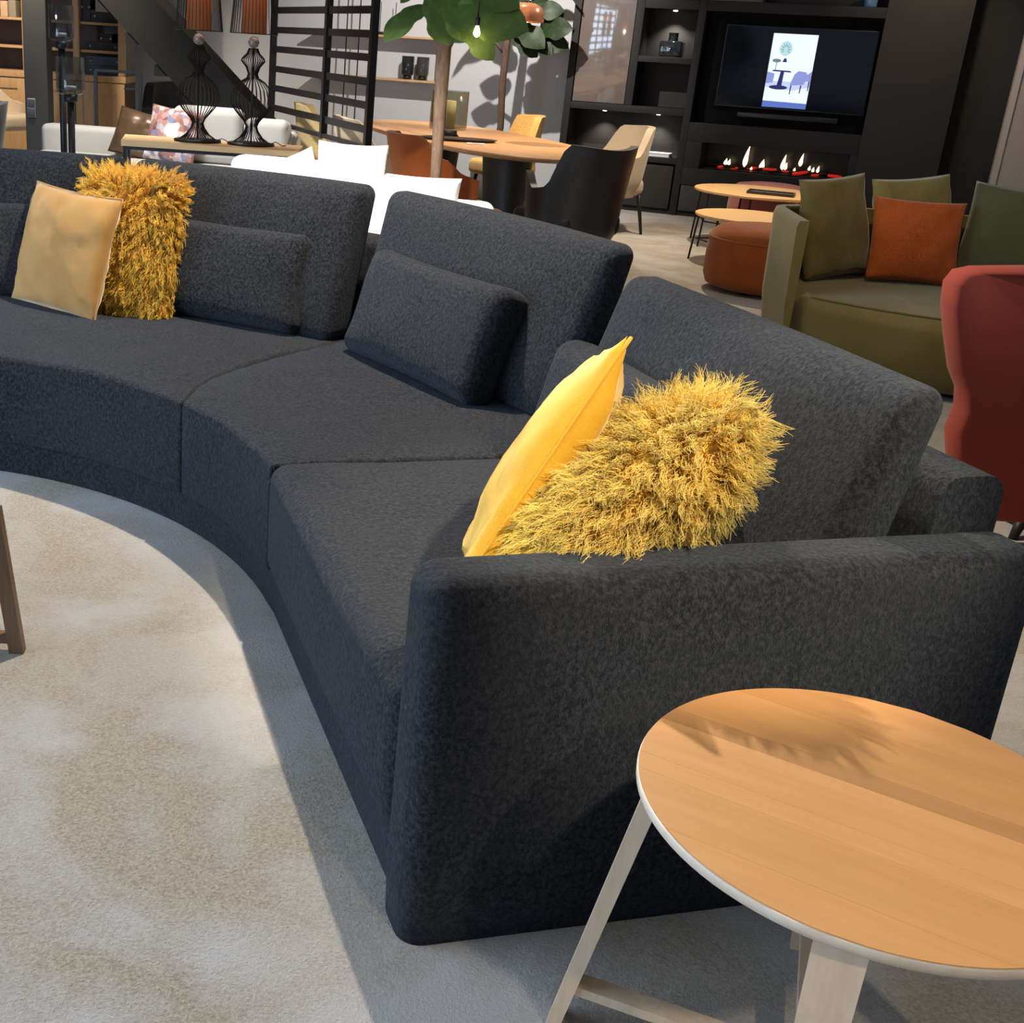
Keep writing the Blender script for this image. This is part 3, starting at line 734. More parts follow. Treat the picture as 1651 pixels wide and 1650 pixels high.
# television
tv = thing('television', 'wall-mounted flat television showing a bright dining room picture', 'television', rf(1.4, 0.10, 1.03))
obj('housing', rbxf(0.73, 2.06, 0.085, 0.138, 1.035, 1.76, 0.008), M_black, tv, sharp=40)
obj('screen', rbxf(0.742, 2.048, 0.0815, 0.0855, 1.052, 1.748), M_screen, tv, False)
obj('soundbar', rbxf(0.95, 1.85, 0.07, 0.139, 0.95, 1.0, 0.01), M_black, tv, sharp=40)
pw = emis('screen_white', (0.86, 0.93, 1.0), 1.05); pb = emis('screen_navy', (0.02, 0.03, 0.16), 0.8); pl = emis('screen_lavender', (0.30, 0.36, 0.78), 0.9)
pf = emis('screen_floor', (0.12, 0.20, 0.62), 0.9); pg = emis('screen_grey_green', (0.20, 0.30, 0.33), 0.8); pt = emis('screen_aqua', (0.55, 0.85, 0.90), 0.9); pc = emis('screen_night', (0.006, 0.012, 0.05), 1.0)
pic = obj('picture', rbxf(1.16, 1.55, 0.0800, 0.0815, 1.06, 1.70), pw, tv, False, 'bright picture of a table, chairs and a framed leaf')
LY = [0.0798]
def scr(name, pts, mat, dz=0.0):
    LY[0] -= 0.0004
    n = LY[0]
    poly = [rf(1.16 + 0.39 * a, n, 1.06 + 0.64 * b) for a, b in pts]
    return obj(name, prism(poly, EN * 0.0003), mat, pic, False)
def ell(cx, cy, rx, ry, a0=0, a1=360, n=20):
    return [(cx + rx * math.cos(math.radians(a0 + (a1 - a0) * i / n)), cy + ry * math.sin(math.radians(a0 + (a1 - a0) * i / n))) for i in range(n)]
scr('pictured_floor', [(0, 0), (1, 0), (1, 0.075), (0, 0.085)], pf)
scr('pictured_rug', [(0, 0.27), (0.62, 0.24), (1, 0.30), (1, 0.42), (0.6, 0.36), (0, 0.36)], emis('screen_rug', (0.62, 0.70, 0.98), 0.95))
scr('pictured_wall_art', ell(0.33, 0.80, 0.14, 0.10), pt)
for i in range(9):
    a = math.radians(-30 + 30 * i)
    scr('pictured_leaf', [(0.33 + 0.05 * math.cos(a) - 0.010 * math.sin(a), 0.79 + 0.04 * math.sin(a) + 0.006 * math.cos(a)), (0.33 + 0.15 * math.cos(a), 0.79 + 0.105 * math.sin(a)), (0.33 + 0.05 * math.cos(a) + 0.010 * math.sin(a), 0.79 + 0.04 * math.sin(a) - 0.006 * math.cos(a))], pg)
scr('pictured_vase', [(0.30, 0.62), (0.40, 0.62), (0.38, 0.67), (0.33, 0.67)], pb)
scr('pictured_flower', ell(0.17, 0.635, 0.10, 0.025), pg)
scr('pictured_stem', [(0.165, 0.50), (0.18, 0.50), (0.18, 0.63), (0.165, 0.63)], pg)
scr('pictured_chair', [(0.0, 0.32), (0.16, 0.34), (0.17, 0.46), (0.0, 0.48)], pl)
scr('pictured_table_top', [(0.10, 0.49), (0.54, 0.485), (0.52, 0.505), (0.13, 0.51)], pb)
scr('pictured_table_leg', [(0.26, 0.30), (0.37, 0.30), (0.38, 0.49), (0.30, 0.49)], pb)
scr('pictured_table_foot', ell(0.30, 0.275, 0.21, 0.030), pb)
scr('pictured_chair', [(0.55, 0.31), (0.86, 0.33), (0.93, 0.44), (0.88, 0.50), (0.70, 0.51), (0.62, 0.46)], pl)
scr('pictured_chair', [(0.86, 0.38), (1.0, 0.38), (1.0, 0.52), (0.90, 0.46)], pl)
for x, y0, y1 in ((0.57, 0.19, 0.31), (0.79, 0.21, 0.32), (0.96, 0.25, 0.38)):
    scr('pictured_chair_leg', [(x, y0), (x + 0.02, y0), (x + 0.03, y1), (x, y1)], pb)
obj('power_light', fn(lathe([(0.004, 0), (0.004, 0.004)], 8), lambda v: rf(1.40 + v.x, 0.078 + v.y, 0.99 + v.z)), M_led, tv)

# things on the media wall
vz = thing('glass_vase', 'black square-shouldered glass vase in the lit upper niche', 'vase', rf(0.24, 0.20, 1.44))
obj('body', rbxf(0.135, 0.345, 0.10, 0.30, 1.441, 1.585, 0.018), M_smokedk, vz, sharp=40)
obj('neck', fn(lathe([(0.055, 0.0), (0.045, 0.01), (0.045, 0.07), (0.052, 0.075)], 20), lambda v: v + rf(0.24, 0.20, 1.584)), M_smokedk, vz)
bk = thing('book', 'white book lying flat on the lower shelf of the wall cabinet', 'book', rf(0.24, 0.12, 0.53))
obj('pages', rbxf(0.095, 0.385, 0.045, 0.215, 0.534, 0.560), M_book, bk, False)
obj('book_cover', merge(rbxf(0.09, 0.39, 0.04, 0.22, 0.531, 0.534), rbxf(0.09, 0.39, 0.04, 0.22, 0.560, 0.564), rbxf(0.09, 0.39, 0.217, 0.221, 0.531, 0.564)), M_book, bk, False)
gv = thing('glass_tumbler', 'small blue glass vessel on the top shelf above the television', 'glass', rf(1.93, 0.12, 1.95))
obj('bowl', fn(lathe([(0.05, 0.0), (0.055, 0.01), (0.058, 0.16), (0.052, 0.16), (0.048, 0.02)], 24), lambda v: v + rf(1.93, 0.12, 1.951)), plain('blue_glass', (0.25, 0.45, 0.75), 0.05, trans=0.6), gv)

# ------------------------------------------------------------------ wall shelves with glasses
def wall_s(x, y, n): return Cs(x, y, n)
def shelf_board(x0, y0, x1, y1, label):
    s0, z0 = Cs(x0, y0, 0.22); s1, z1 = Cs(x1, y1, 0.22); z = (z0 + z1) / 2
    return tag(obj('wall_shelf', rbxf(s0, s1, 0.20, 0.425, z - 0.022, z, 0.003), M_cab, None, sharp=40), label, 'shelf', 'oak wall shelves'), s0, s1, z
sh1, a0, a1, zt1 = shelf_board(500, 47, 716, 64, 'upper oak shelf board on the grey wall above the smoked glasses')
sh2, b0, b1, zt2 = shelf_board(500, 118, 708, 131, 'lower oak shelf board on the grey wall carrying two smoked glasses')
rs = thing('shelf_rods', 'thin black metal rods holding the oak wall shelves', 'shelf support', rf((a0 + a1) / 2, 0.3, zt2 - 0.6))
for x in (557, 577, 706):
    s, z = Cs(x, 110, 0.21)
    obj('rod', tube([rf(s, 0.192, zt2 - 0.62), rf(s, 0.192, 3.0)], 0.007, 8), M_black, rs)
def tumbler(x, y, h, r, label, mat):
    s, z = Cs(x, y, 0.30)
    g = thing('glass_vase', label, 'vase', rf(s, 0.30, zt2), 'smoked glasses on the lower shelf')
    obj('bowl', fn(lathe([(r * .55, 0.035), (r * .9, 0.045), (r, 0.07), (r, h), (r * .95, h), (r * .93, 0.075), (r * .5, 0.045)], 28), lambda v: v + rf(s, 0.30, zt2)), mat, g)
    obj('foot', fn(lathe([(r * .62, 0.001), (r * .62, 0.03), (r * .5, 0.04)], 24), lambda v: v + rf(s, 0.30, zt2)), M_blackwood, g)
tumbler(656, 126, 0.23, 0.066, 'blue-black smoked glass vase, left of the pair on the wall shelf', M_smokedk)
tumbler(680, 128, 0.23, 0.066, 'grey smoked glass vase, right of the pair on the wall shelf', plain('grey_smoked_glass', (0.07, 0.075, 0.07), 0.06, spec=0.7, trans=0.45))
for x, y, w, lb in ((636, 53, 0.11, 'black rod-shaped stand, the right one on the upper shelf'), (612, 51, 0.09, 'black block, the left one on the upper shelf')):
    s, z = Cs(x, y, 0.30)
    b = thing('metal_stand', lb, 'ornament', rf(s, 0.30, zt1))
    obj('block', rbxf(s - w / 2, s + w / 2, 0.26, 0.34, zt1 + 0.001, zt1 + 0.03, 0.004), M_black, b, sharp=40)
    obj('pin', tube([rf(s, 0.30, zt1 + 0.03), rf(s, 0.30, zt1 + 0.32)], 0.004, 6), M_black, b)

# ------------------------------------------------------------------ dining table
DT = V(0.86, 10.15, 0.75); da = math.radians(107); dx = V(math.cos(da), math.sin(da), 0); dy = V(-math.sin(da), math.cos(da), 0)
dt = thing('dining_table', 'long oval oak dining table on black pedestals', 'table', V(DT.x, DT.y, 0))
def sup(a, b, n=64, p=2.5):
    o = []
    for i in range(n):
        t = 2 * math.pi * i / n; c, s = math.cos(t), math.sin(t)
        o.append((a * math.copysign(abs(c) ** (2 / p), c), b * math.copysign(abs(s) ** (2 / p), s)))
    return o
def ring_solid(levels):
    n = len(levels[0]); vs = [p for l in levels for p in l]; fs = []
    for i in range(len(levels) - 1):
        for j in range(n):
            k = (j + 1) % n; fs.append((i * n + j, i * n + k, (i + 1) * n + k, (i + 1) * n + j))
    fs.append(tuple(reversed(range(n)))); fs.append(tuple(range((len(levels) - 1) * n, len(levels) * n)))
    return vs, fs
def dtp(x, y, z): return V(DT.x, DT.y, 0) + dx * x + dy * y + V(0, 0, z)
obj('table_top', ring_solid([[dtp(x, y, z) for x, y in sup(1.80 * q, 0.66 * q)] for z, q in ((0.715, 0.96), (0.728, 0.99), (0.738, 1.0), (0.748, 1.0), (0.75, 0.997))]), M_tableoak, dt, sharp=35)
for x in (-0.75, 0.75):
    obj('pedestal', ring_solid([[dtp(x + a, b, z) for a, b in ell(0, 0, rx, ry, 0, 360, 24)] for z, rx, ry in ((0.0, 0.42, 0.30), (0.03, 0.42, 0.30), (0.05, 0.24, 0.17), (0.35, 0.21, 0.15), (0.68, 0.24, 0.18), (0.714, 0.34, 0.24))]), M_blackwood, dt, sharp=50)
hl = at(722, 205, 9.9); hl.z = 0.75
hc = thing('hurricane_lamp', 'black glass hurricane holding an ivory candle on the dining table', 'candle holder', hl)
obj('glass', fn(lathe([(0.05, 0.055), (0.142, 0.06), (0.146, 0.08), (0.146, 0.345), (0.142, 0.345), (0.142, 0.083), (0.045, 0.064)], 32), lambda v: v + hl), M_tint, hc)
obj('foot', fn(lathe([(0.09, 0.001), (0.09, 0.015), (0.075, 0.03), (0.075, 0.054)], 28), lambda v: v + hl), M_black, hc)
obj('candle', fn(lathe([(0.052, 0.066), (0.052, 0.27), (0.035, 0.275)], 24), lambda v: v + hl), M_candle, hc)
tr = at(742, 212, 9.6); tr.z = 0.75
tag(obj('serving_tray', ring_solid([[tr + V(x, y, z) for x, y in ell(0, 0, r, r * .5, 0, 360, 32)] for z, r in ((0.001, 0.25), (0.006, 0.27), (0.02, 0.29), (0.02, 0.28), (0.009, 0.26))]), M_tray), 'flat dark oval tray lying on the dining table', 'tray')
cd_ = at(768, 220, 9.35); cd_.z = 0.75
cdt = thing('price_card', 'small printed card lying on the dining table', 'card', cd_)
obj('card', [[cd_ + V(x, y, z) for z in (0.001, 0.006) for x, y in ((-.075, -.05), (.06, -.05), (.075, .05), (-.06, .05))], [(3, 2, 1, 0), (4, 5, 6, 7), (0, 1, 5, 4), (1, 2, 6, 5), (2, 3, 7, 6), (3, 0, 4, 7)]], M_book, cdt, False)
obj('print', [[cd_ + V(x, y, 0.0066 + z) for z in (0, 0.0004) for x, y in ((-.03, -.012), (.03, -.012), (.03, .022), (-.03, .022))], [(3, 2, 1, 0), (4, 5, 6, 7), (0, 1, 5, 4), (1, 2, 6, 5), (2, 3, 7, 6), (3, 0, 4, 7)]], plain('red_print', (0.45, 0.14, 0.10), 0.6), cdt, False)

# ------------------------------------------------------------------ upholstered chairs
def tub(name, loc, face, mat, legm, label, cat='chair', w=0.58, d=0.56, zseat=0.46, z0=0.30, top=None, span=105, th=0.05, flare=0.10, group=None, legr=(0.02, 0.012), legsplay=0.05, under=0.18):
    "chair with a wrapped shell back; face = heading in degrees it looks at, top(phi) = height of the shell edge"
    a = math.radians(face); fw = V(math.cos(a), math.sin(a), 0); rt = V(fw.y, -fw.x, 0); L = Vector(loc)
    root = thing(name, label, cat, L, group)
    def P(x, y, z): return L + rt * x + fw * y + V(0, 0, z)
    n, m_ = 36, 10; vs, fs = [], []
    def shell(off):
        g = []
        for i in range(n + 1):
            ph = math.radians(-span + 2 * span * i / n); row = []; zt = top(math.degrees(ph))
            for j in range(m_ + 1):
                t = j / m_; z = z0 + (zt - z0) * t
                fl = 1 + flare * ((z - z0) / 0.5) - under * (1 - min(1, (z - z0) / 0.16)) ** 2
                x = math.sin(ph) * (w / 2 * fl - off); y = -math.cos(ph) * (d / 2 * fl - off) - 0.14 * max(0, z - zseat) * max(0, math.cos(ph))
                row.append(P(x, y, z))
            g.append(row)
        return g
    go, gi = shell(0), shell(th)
    for i in range(n + 1):
        for j in range(m_ + 1): vs.append(go[i][j])
        for j in range(m_, -1, -1): vs.append(gi[i][j] + (V(0, 0, 0.0)))
    k = 2 * (m_ + 1)
    for i in range(n):
        for j in range(k):
            q = (j + 1) % k; fs.append((i * k + j, (i + 1) * k + j, (i + 1) * k + q, i * k + q))
    fs.append(tuple(range(k))); fs.append(tuple(reversed(range(n * k, (n + 1) * k))))
    # fs orientation is fine for shading both ways
    bs = obj('backrest', (vs, fs), mat, root, sharp=70)
    sv = rbox(w / 2 - th * .6, d / 2 - th * .3, 0.07, 0.05, 4, (6, 6, 2))
    obj('seat', fn(sv, lambda v: P(v.x * (1 - 0.12 * max(0, -v.y / (d / 2))), v.y + 0.03, v.z + zseat - 0.07)), mat, root)
    for sx in (-1, 1):
        for sy in (-1, 1):
            tp = P(sx * w * .34, sy * d * .34, z0 + 0.06); ft = P(sx * (w * .34 + legsplay), sy * (d * .34 + legsplay), 0.0)
            obj('leg', tube([tp, tp.lerp(ft, .5), ft], [legr[0], (legr[0] + legr[1]) / 2, legr[1]], 8), legm, root)
    return root
def interp(pts):
    def f(x):
        x = abs(x)
        for (a, b), (c, d_) in zip(pts, pts[1:]):
            if x <= c:
                t = (x - a) / (c - a); t = t * t * (3 - 2 * t); return b + (d_ - b) * t
        return pts[-1][1]
    return f
armtop = interp([(0, 0.87), (50, 0.89), (74, 0.62), (92, 0.60), (112, 0.70)])
tub('dining_armchair', V(1.38, 8.12, 0), 120, M_leather, M_blackwood, 'black leather dining armchair with its back to the sofa', w=0.60, d=0.56, z0=0.20, top=armtop, span=112, flare=0.13, legsplay=0.05, under=0.34)
sidetop = interp([(0, 0.86), (40, 0.84), (62, 0.62), (80, 0.5)])
tub('dining_chair', V(1.33, 11.75, 0), 205, M_ochre, M_blackwood, 'ochre boucle dining chair on the far side of the table by the wall', w=0.52, d=0.56, top=interp([(0, 0.87), (50, 0.86), (72, 0.60), (85, 0.5)]), span=85, th=0.07, flare=0.02)
tub('dining_chair', V(2.10, 10.75, 0), 205, M_beige, M_blackwood, 'beige dining chair behind the black leather armchair', w=0.56, d=0.58, top=interp([(0, 0.88), (45, 0.87), (75, 0.64), (100, 0.6)]), span=100, th=0.06, flare=0.06)
tub('dining_chair', V(0.53, 8.05, 0), 20, M_rust, M_blackwood, 'rust orange velvet dining chair behind the fig trunk', w=0.62, d=0.64, z0=0.30, top=interp([(0, 0.89), (40, 0.89), (68, 0.76), (90, 0.67), (108, 0.64)]), span=108, th=0.055, flare=0.06)
tub('dining_chair', V(0.12, 9.78, 0), 15, M_beige, M_blackwood, 'beige shell dining chair behind the black slatted screen', w=0.62, d=0.60, top=interp([(0, 0.88), (45, 0.86), (80, 0.64), (105, 0.58)]), span=105, th=0.045, flare=0.06)
tub('dining_chair', V(-0.30, 11.3, 0), 0, M_yellowf, M_blackwood, 'pale yellow boucle dining chair at the far end behind the screen', w=0.54, d=0.56, top=interp([(0, 0.88), (45, 0.86), (75, 0.62), (90, 0.5)]), span=90, th=0.08, flare=0.02)

# ------------------------------------------------------------------ fig trees
def leaf_mesh(name, L, Wd, curl):
    n, m_ = 12, 3; vs, fs = [], []
    for i in range(n + 1):
        t = i / n
        wd_ = Wd / 2 * (math.sin(math.pi * min(1, t ** 0.8)) ** 0.7) * (0.62 + 0.62 * t - 0.25 * math.exp(-((t - 0.45) / 0.12) ** 2))
        if i in (0, n): wd_ = 0.004
        for j in range(-m_, m_ + 1):
            s = j / m_
            vs.append((s * wd_, t * L, -curl * t * t * L + 0.10 * abs(s) * wd_ + 0.06 * wd_ * math.sin(t * 14 + (2 if s > 0 else 0)) * abs(s)))
    k = 2 * m_ + 1
    for i in range(n):
        for j in range(k - 1): fs.append((i * k + j, i * k + j + 1, (i + 1) * k + j + 1, (i + 1) * k + j))
    me = bpy.data.meshes.new(name); me.from_pydata(vs, [], fs); me.polygons.foreach_set('use_smooth', [True] * len(me.polygons)); me.update(); return me
def add_leaf(me, mat_me, root, base, tip_dir, normal, scale):
    y = Vector(tip_dir).normalized(); nz = Vector(normal); nz = (nz - y * nz.dot(y)).normalized(); x = y.cross(nz)
    o = bpy.data.objects.new('leaf', me); COL.objects.link(o); o.parent = root
    m = frame_m(x, y, nz, Vector(base) - wloc(root)) @ Matrix.Diagonal((scale, scale, scale, 1)); o.matrix_local = m
    return o
LM = leaf_mesh('leaf', 0.30, 0.21, 0.25); LM.materials.append(M_leaf)
LD = leaf_mesh('leaf', 0.30, 0.21, 0.35); LD.materials.append(M_leafshade)
def tree(loc, trunk, rad, bark, label, branches, leaves, crown, lm, seed, h0):
    rr = random.Random(seed)
    t = thing('fig_tree', label, 'tree', loc)
    obj('trunk', tube(trunk, rad, 12), bark, t)
    for b, r_ in branches: obj('branch', tube(b, r_, 8), bark, t)
    obj('pot', fn(lathe([(0.15, 0.0), (0.19, 0.02), (0.21, 0.30), (0.20, 0.32), (0.18, 0.30)], 28), lambda v: v + Vector(loc) + V(0, 0, 0.001)), M_pot, t)
    for base, tip, nrm, sc in leaves:
        b, p = Vector(base), Vector(tip); add_leaf(lm, None, t, b, p - b, nrm, (p - b).length / 0.30)
    for _ in range(crown):
        a = rr.uniform(0, 6.28); r_ = rr.uniform(0.05, 0.32); z = rr.uniform(h0, 2.65)
        top = Vector(trunk[-1]); b = V(top.x + r_ * math.cos(a), top.y + r_ * math.sin(a), z)
        d = V(math.cos(a), math.sin(a), rr.uniform(-0.6, 0.5)); add_leaf(lm, None, t, b, d, V(rr.uniform(-.4, .4), rr.uniform(-.4, .4), 1), rr.uniform(0.75, 1.2))
    return t
T1 = V(0.425, 7.28, 0)
def a7(x, y, Y=7.55): return at(x, y, Y - 0.3)
cam_n = V(0.0, -1, 0.25)
leaves1 = [
    (a7(688, 8), a7(618, 48, 7.4), V(-.3, -.6, .8), 1), (a7(716, 62, 7.5), a7(800, -10, 7.3), V(0.1, -1, .3), 1),
    (a7(720, 20, 7.45), a7(842, 28, 7.2), V(0.1, -1, .5), 1), (a7(745, 40, 7.4), a7(796, 88, 7.3), V(0.1, -1, .3), 1),
    (a7(690, -10, 7.5), a7(725, 66, 7.4), V(0, -1, .2), 1), (a7(705, -20, 7.5), a7(775, 55, 7.3), V(0, -1, .4), 1),
    (a7(730, -40, 7.5), a7(830, -8, 7.25), V(0, -1, .5), 1), (a7(690, -40, 7.6), a7(640, -5, 7.6), V(0, -.6, .8), 1),
    (a7(700, -60, 7.5), a7(600, -30, 7.5), V(0, -.6, .8), 1), (a7(740, -60, 7.6), a7(870, -50, 7.5), V(0, -.8, .8), 1)]
tree(T1, [T1 + V(0, 0, 0.30), at(703, 275, 7.28), at(709, 180, 7.28), at(716, 75, 7.28), at(722, 0, 7.28), at(728, -70, 7.28)], [0.034, 0.032, 0.037, 0.043, 0.034, 0.024], M_bark,
     'large fig tree with broad green leaves and pale trunk before the dining table',
     [([at(714, 95, 7.28), at(704, 60, 7.27), at(692, 30, 7.26), at(684, -20, 7.26)], [0.020, 0.021, 0.018, 0.012]), ([at(718, 85, 7.28), at(732, 62, 7.27)], [0.018, 0.012])],
     leaves1, 22, LM, 5, 1.95)
T2 = V(1.29, 12.62, 0)
def a12(x, y, Y=11.9): return at(x, y, Y + 0.65)
leaves2 = [(a12(870, 60), a12(910, 72, 11.7), V(0, -1, .2), 1), (a12(872, 45), a12(905, 22, 11.8), V(0, -1, .2), 1), (a12(868, 48), a12(908, 42, 11.6), V(0, -1, .2), 1),
    (a12(826, 55), a12(862, 82, 11.7), V(0, -1, .2), 1), (a12(828, 40), a12(870, 62, 11.6), V(0, -1, .3), 1), (a12(815, 20), a12(790, -20, 11.9), V(0, -1, .2), 1),
    (a12(840, 30), a12(880, 0, 11.8), V(0, -1, .3), 1), (a12(800, 68), a12(770, 50, 11.8), V(0, -1, .3), 1), (a12(810, 40), a12(780, 20, 11.8), V(0, -1, .3), 1),
    (a12(855, 20), a12(900, 12, 11.7), V(0, -1, .3), 1), (a12(830, 0), a12(865, -25, 11.8), V(0, -1, .3), 1), (a12(862, 62), a12(885, 78, 11.7), V(0, -1, .3), 1)]
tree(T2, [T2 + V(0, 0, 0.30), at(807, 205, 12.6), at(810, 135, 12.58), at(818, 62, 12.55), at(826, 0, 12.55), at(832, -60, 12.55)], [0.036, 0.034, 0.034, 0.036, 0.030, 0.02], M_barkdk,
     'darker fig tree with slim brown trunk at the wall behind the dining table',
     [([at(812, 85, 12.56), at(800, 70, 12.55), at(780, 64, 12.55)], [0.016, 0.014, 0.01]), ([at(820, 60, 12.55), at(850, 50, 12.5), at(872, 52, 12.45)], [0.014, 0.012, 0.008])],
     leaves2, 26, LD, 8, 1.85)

# ------------------------------------------------------------------ pendants over the dining table
def pendant(p, label, shade, sc=1.0):
    r = thing('pendant_lamp', label, 'lamp', p, 'pendants over the dining table')
    obj('cord', tube([p + V(0, 0, 0.14 * sc), V(p.x, p.y, 3.0)], 0.004, 6), M_black, r)
    obj('bulb', fn(lathe([(0.006, 0), (0.022, 0.012), (0.028, 0.03), (0.022, 0.055), (0.012, 0.085)], 16), lambda v: p + v * sc * 0.95), M_bulb, r)
    obj('lamp_holder', fn(lathe([(0.016, 0.085), (0.018, 0.09), (0.018, 0.14), (0.006, 0.145)], 14), lambda v: p + v * sc), M_black, r)
    if shade: obj('glass_shade', fn(lathe([(0.135, -0.012), (0.140, 0.0), (0.120, 0.09), (0.060, 0.12), (0.02, 0.125), (0.02, 0.12), (0.058, 0.113), (0.114, 0.085), (0.133, 0.0)], 32), lambda v: p + v * sc), M_copper, r)
    l = bpy.data.lights.new('pendant_bulb', 'POINT'); l.energy = 5 if shade else 1.2; l.color = (1, .72, .42); l.shadow_soft_size = 0.03
    o = bpy.data.objects.new('pendant_bulb', l); COL.objects.link(o); o.location = p + V(0, 0, -0.03)
p = at(847, 33, 9.8); pendant(p, 'copper tinted glass pendant lamp with glowing bulb among fig leaves', True)
p = at(768, 60, 6.95); pendant(p, 'bare glowing pendant bulb in front of the green fig leaves', False, 0.7)

# ------------------------------------------------------------------ black slatted screen
rp = V(0.02, 8.7, 0); rdir = V(-0.355, 0.935, 0).normalized()
scn = thing('slatted_screen', 'tall black metal room divider with horizontal slats', 'screen', V(rp.x, rp.y, 0.68))
def zat(x, y, p):
    "height on the vertical through p where the sight line of pixel row crosses"
    d = _cr * (x - PPX) - _cu * (y - PPY) + _f0 * FPX
    return EYE + d.z * math.hypot(p.x, p.y) / math.hypot(d.x, d.y)
pts_ = [rp, rp + rdir * 0.95, rp + rdir * 2.35]
zb = zat(590, 238, rp)
for q in pts_:
    obj('post', bar(V(q.x, q.y, zb - 0.02), V(q.x, q.y, 3.0), 0.048, 0.048, rdir), M_black, scn, False)
for k_, yy in enumerate((210, 171, 132.5, 93, 54.5, 15, -25, -65, -105)):
    z = zat(598, yy, rp)
    obj('slat', bar(pts_[0] + V(0, 0, z), pts_[2] + V(0, 0, z), 0.012, 0.05), M_black, scn, False)
obj('bottom_rail', bar(pts_[0] + V(0, 0, zb), pts_[2] + V(0, 0, zb), 0.04, 0.03), M_black, scn, False)

# ------------------------------------------------------------------ stairs
st = thing('staircase', 'dark grey steel staircase rising to the left behind the lamps', 'staircase', V(-1.35, 11.5, 0))
YS = 11.5
pu = [at(250, 0, YS), at(438, 205, YS)]; pl_ = [at(165, 0, YS), at(345, 205, YS)]
dirs = (pu[1] - pu[0]).normalized()
q0 = pu[0] - dirs * 1.6; q1 = pu[1] + dirs * 0.25; q3 = pl_[0] - dirs * 1.6; q2 = pl_[1] + dirs * 0.25
for dyy, nm in ((0.0, 'stringer'), (0.85, 'stringer')):
    obj(nm, prism([V(q.x, YS + dyy, q.z) for q in (q0, q1, q2, q3)], V(0, 0.03, 0)), (bpy.data.materials.get('anthracite_steel') or plain('anthracite_steel', (0.016, 0.017, 0.017), 0.7, spec=0.3)), st, False)
nst = 9
for i in range(nst):
    f_ = (i + 0.5) / nst; c = (q3.lerp(q2, f_)) + V(0.02, 0, 0.02)
    obj('tread', rbxf(0, 0, 0, 0, 0, 0) if False else box(c.x - 0.10, c.x + 0.17, YS + 0.031, YS + 0.849, c.z - 0.075, c.z + 0.02), plain('dark_tread', (0.006, 0.006, 0.007), 0.7) if i == 0 else bpy.data.materials['dark_tread'], st, False)

# ------------------------------------------------------------------ console with two wire lamps
CT = 0.75
c0, c1, c2_, c3_ = V(-1.60, 8.30, CT), V(-1.42, 7.86, CT), V(-0.36, 7.86, CT), V(-0.36, 8.30, CT)
cs = thing('console_table', 'narrow oak console table on thin black legs carrying two lamps', 'table', V(-0.98, 8.1, 0))
obj('table_top', prism([c - V(0, 0, 0.035) for c in (V(-1.58, 8.32, CT), V(-1.52, 7.86, CT), V(-0.40, 7.80, CT), V(-0.40, 8.26, CT))], V(0, 0, 0.035)), M_consoleoak, cs, False)
for x, y in ((-1.50, 7.89), (-1.55, 8.28), (-0.43, 7.83), (-0.43, 8.23)):
    obj('leg', bar(V(x, y, 0), V(x, y, CT - 0.036), 0.022, 0.022), M_black, cs, False)
for a, b in (((-1.50, 7.89), (-0.43, 7.83)), ((-1.55, 8.28), (-0.43, 8.23)), ((-1.50, 7.89), (-1.55, 8.28))):
    obj('rail', bar(V(a[0], a[1], CT - 0.047), V(b[0], b[1], CT - 0.047), 0.02, 0.02), M_black, cs, False)
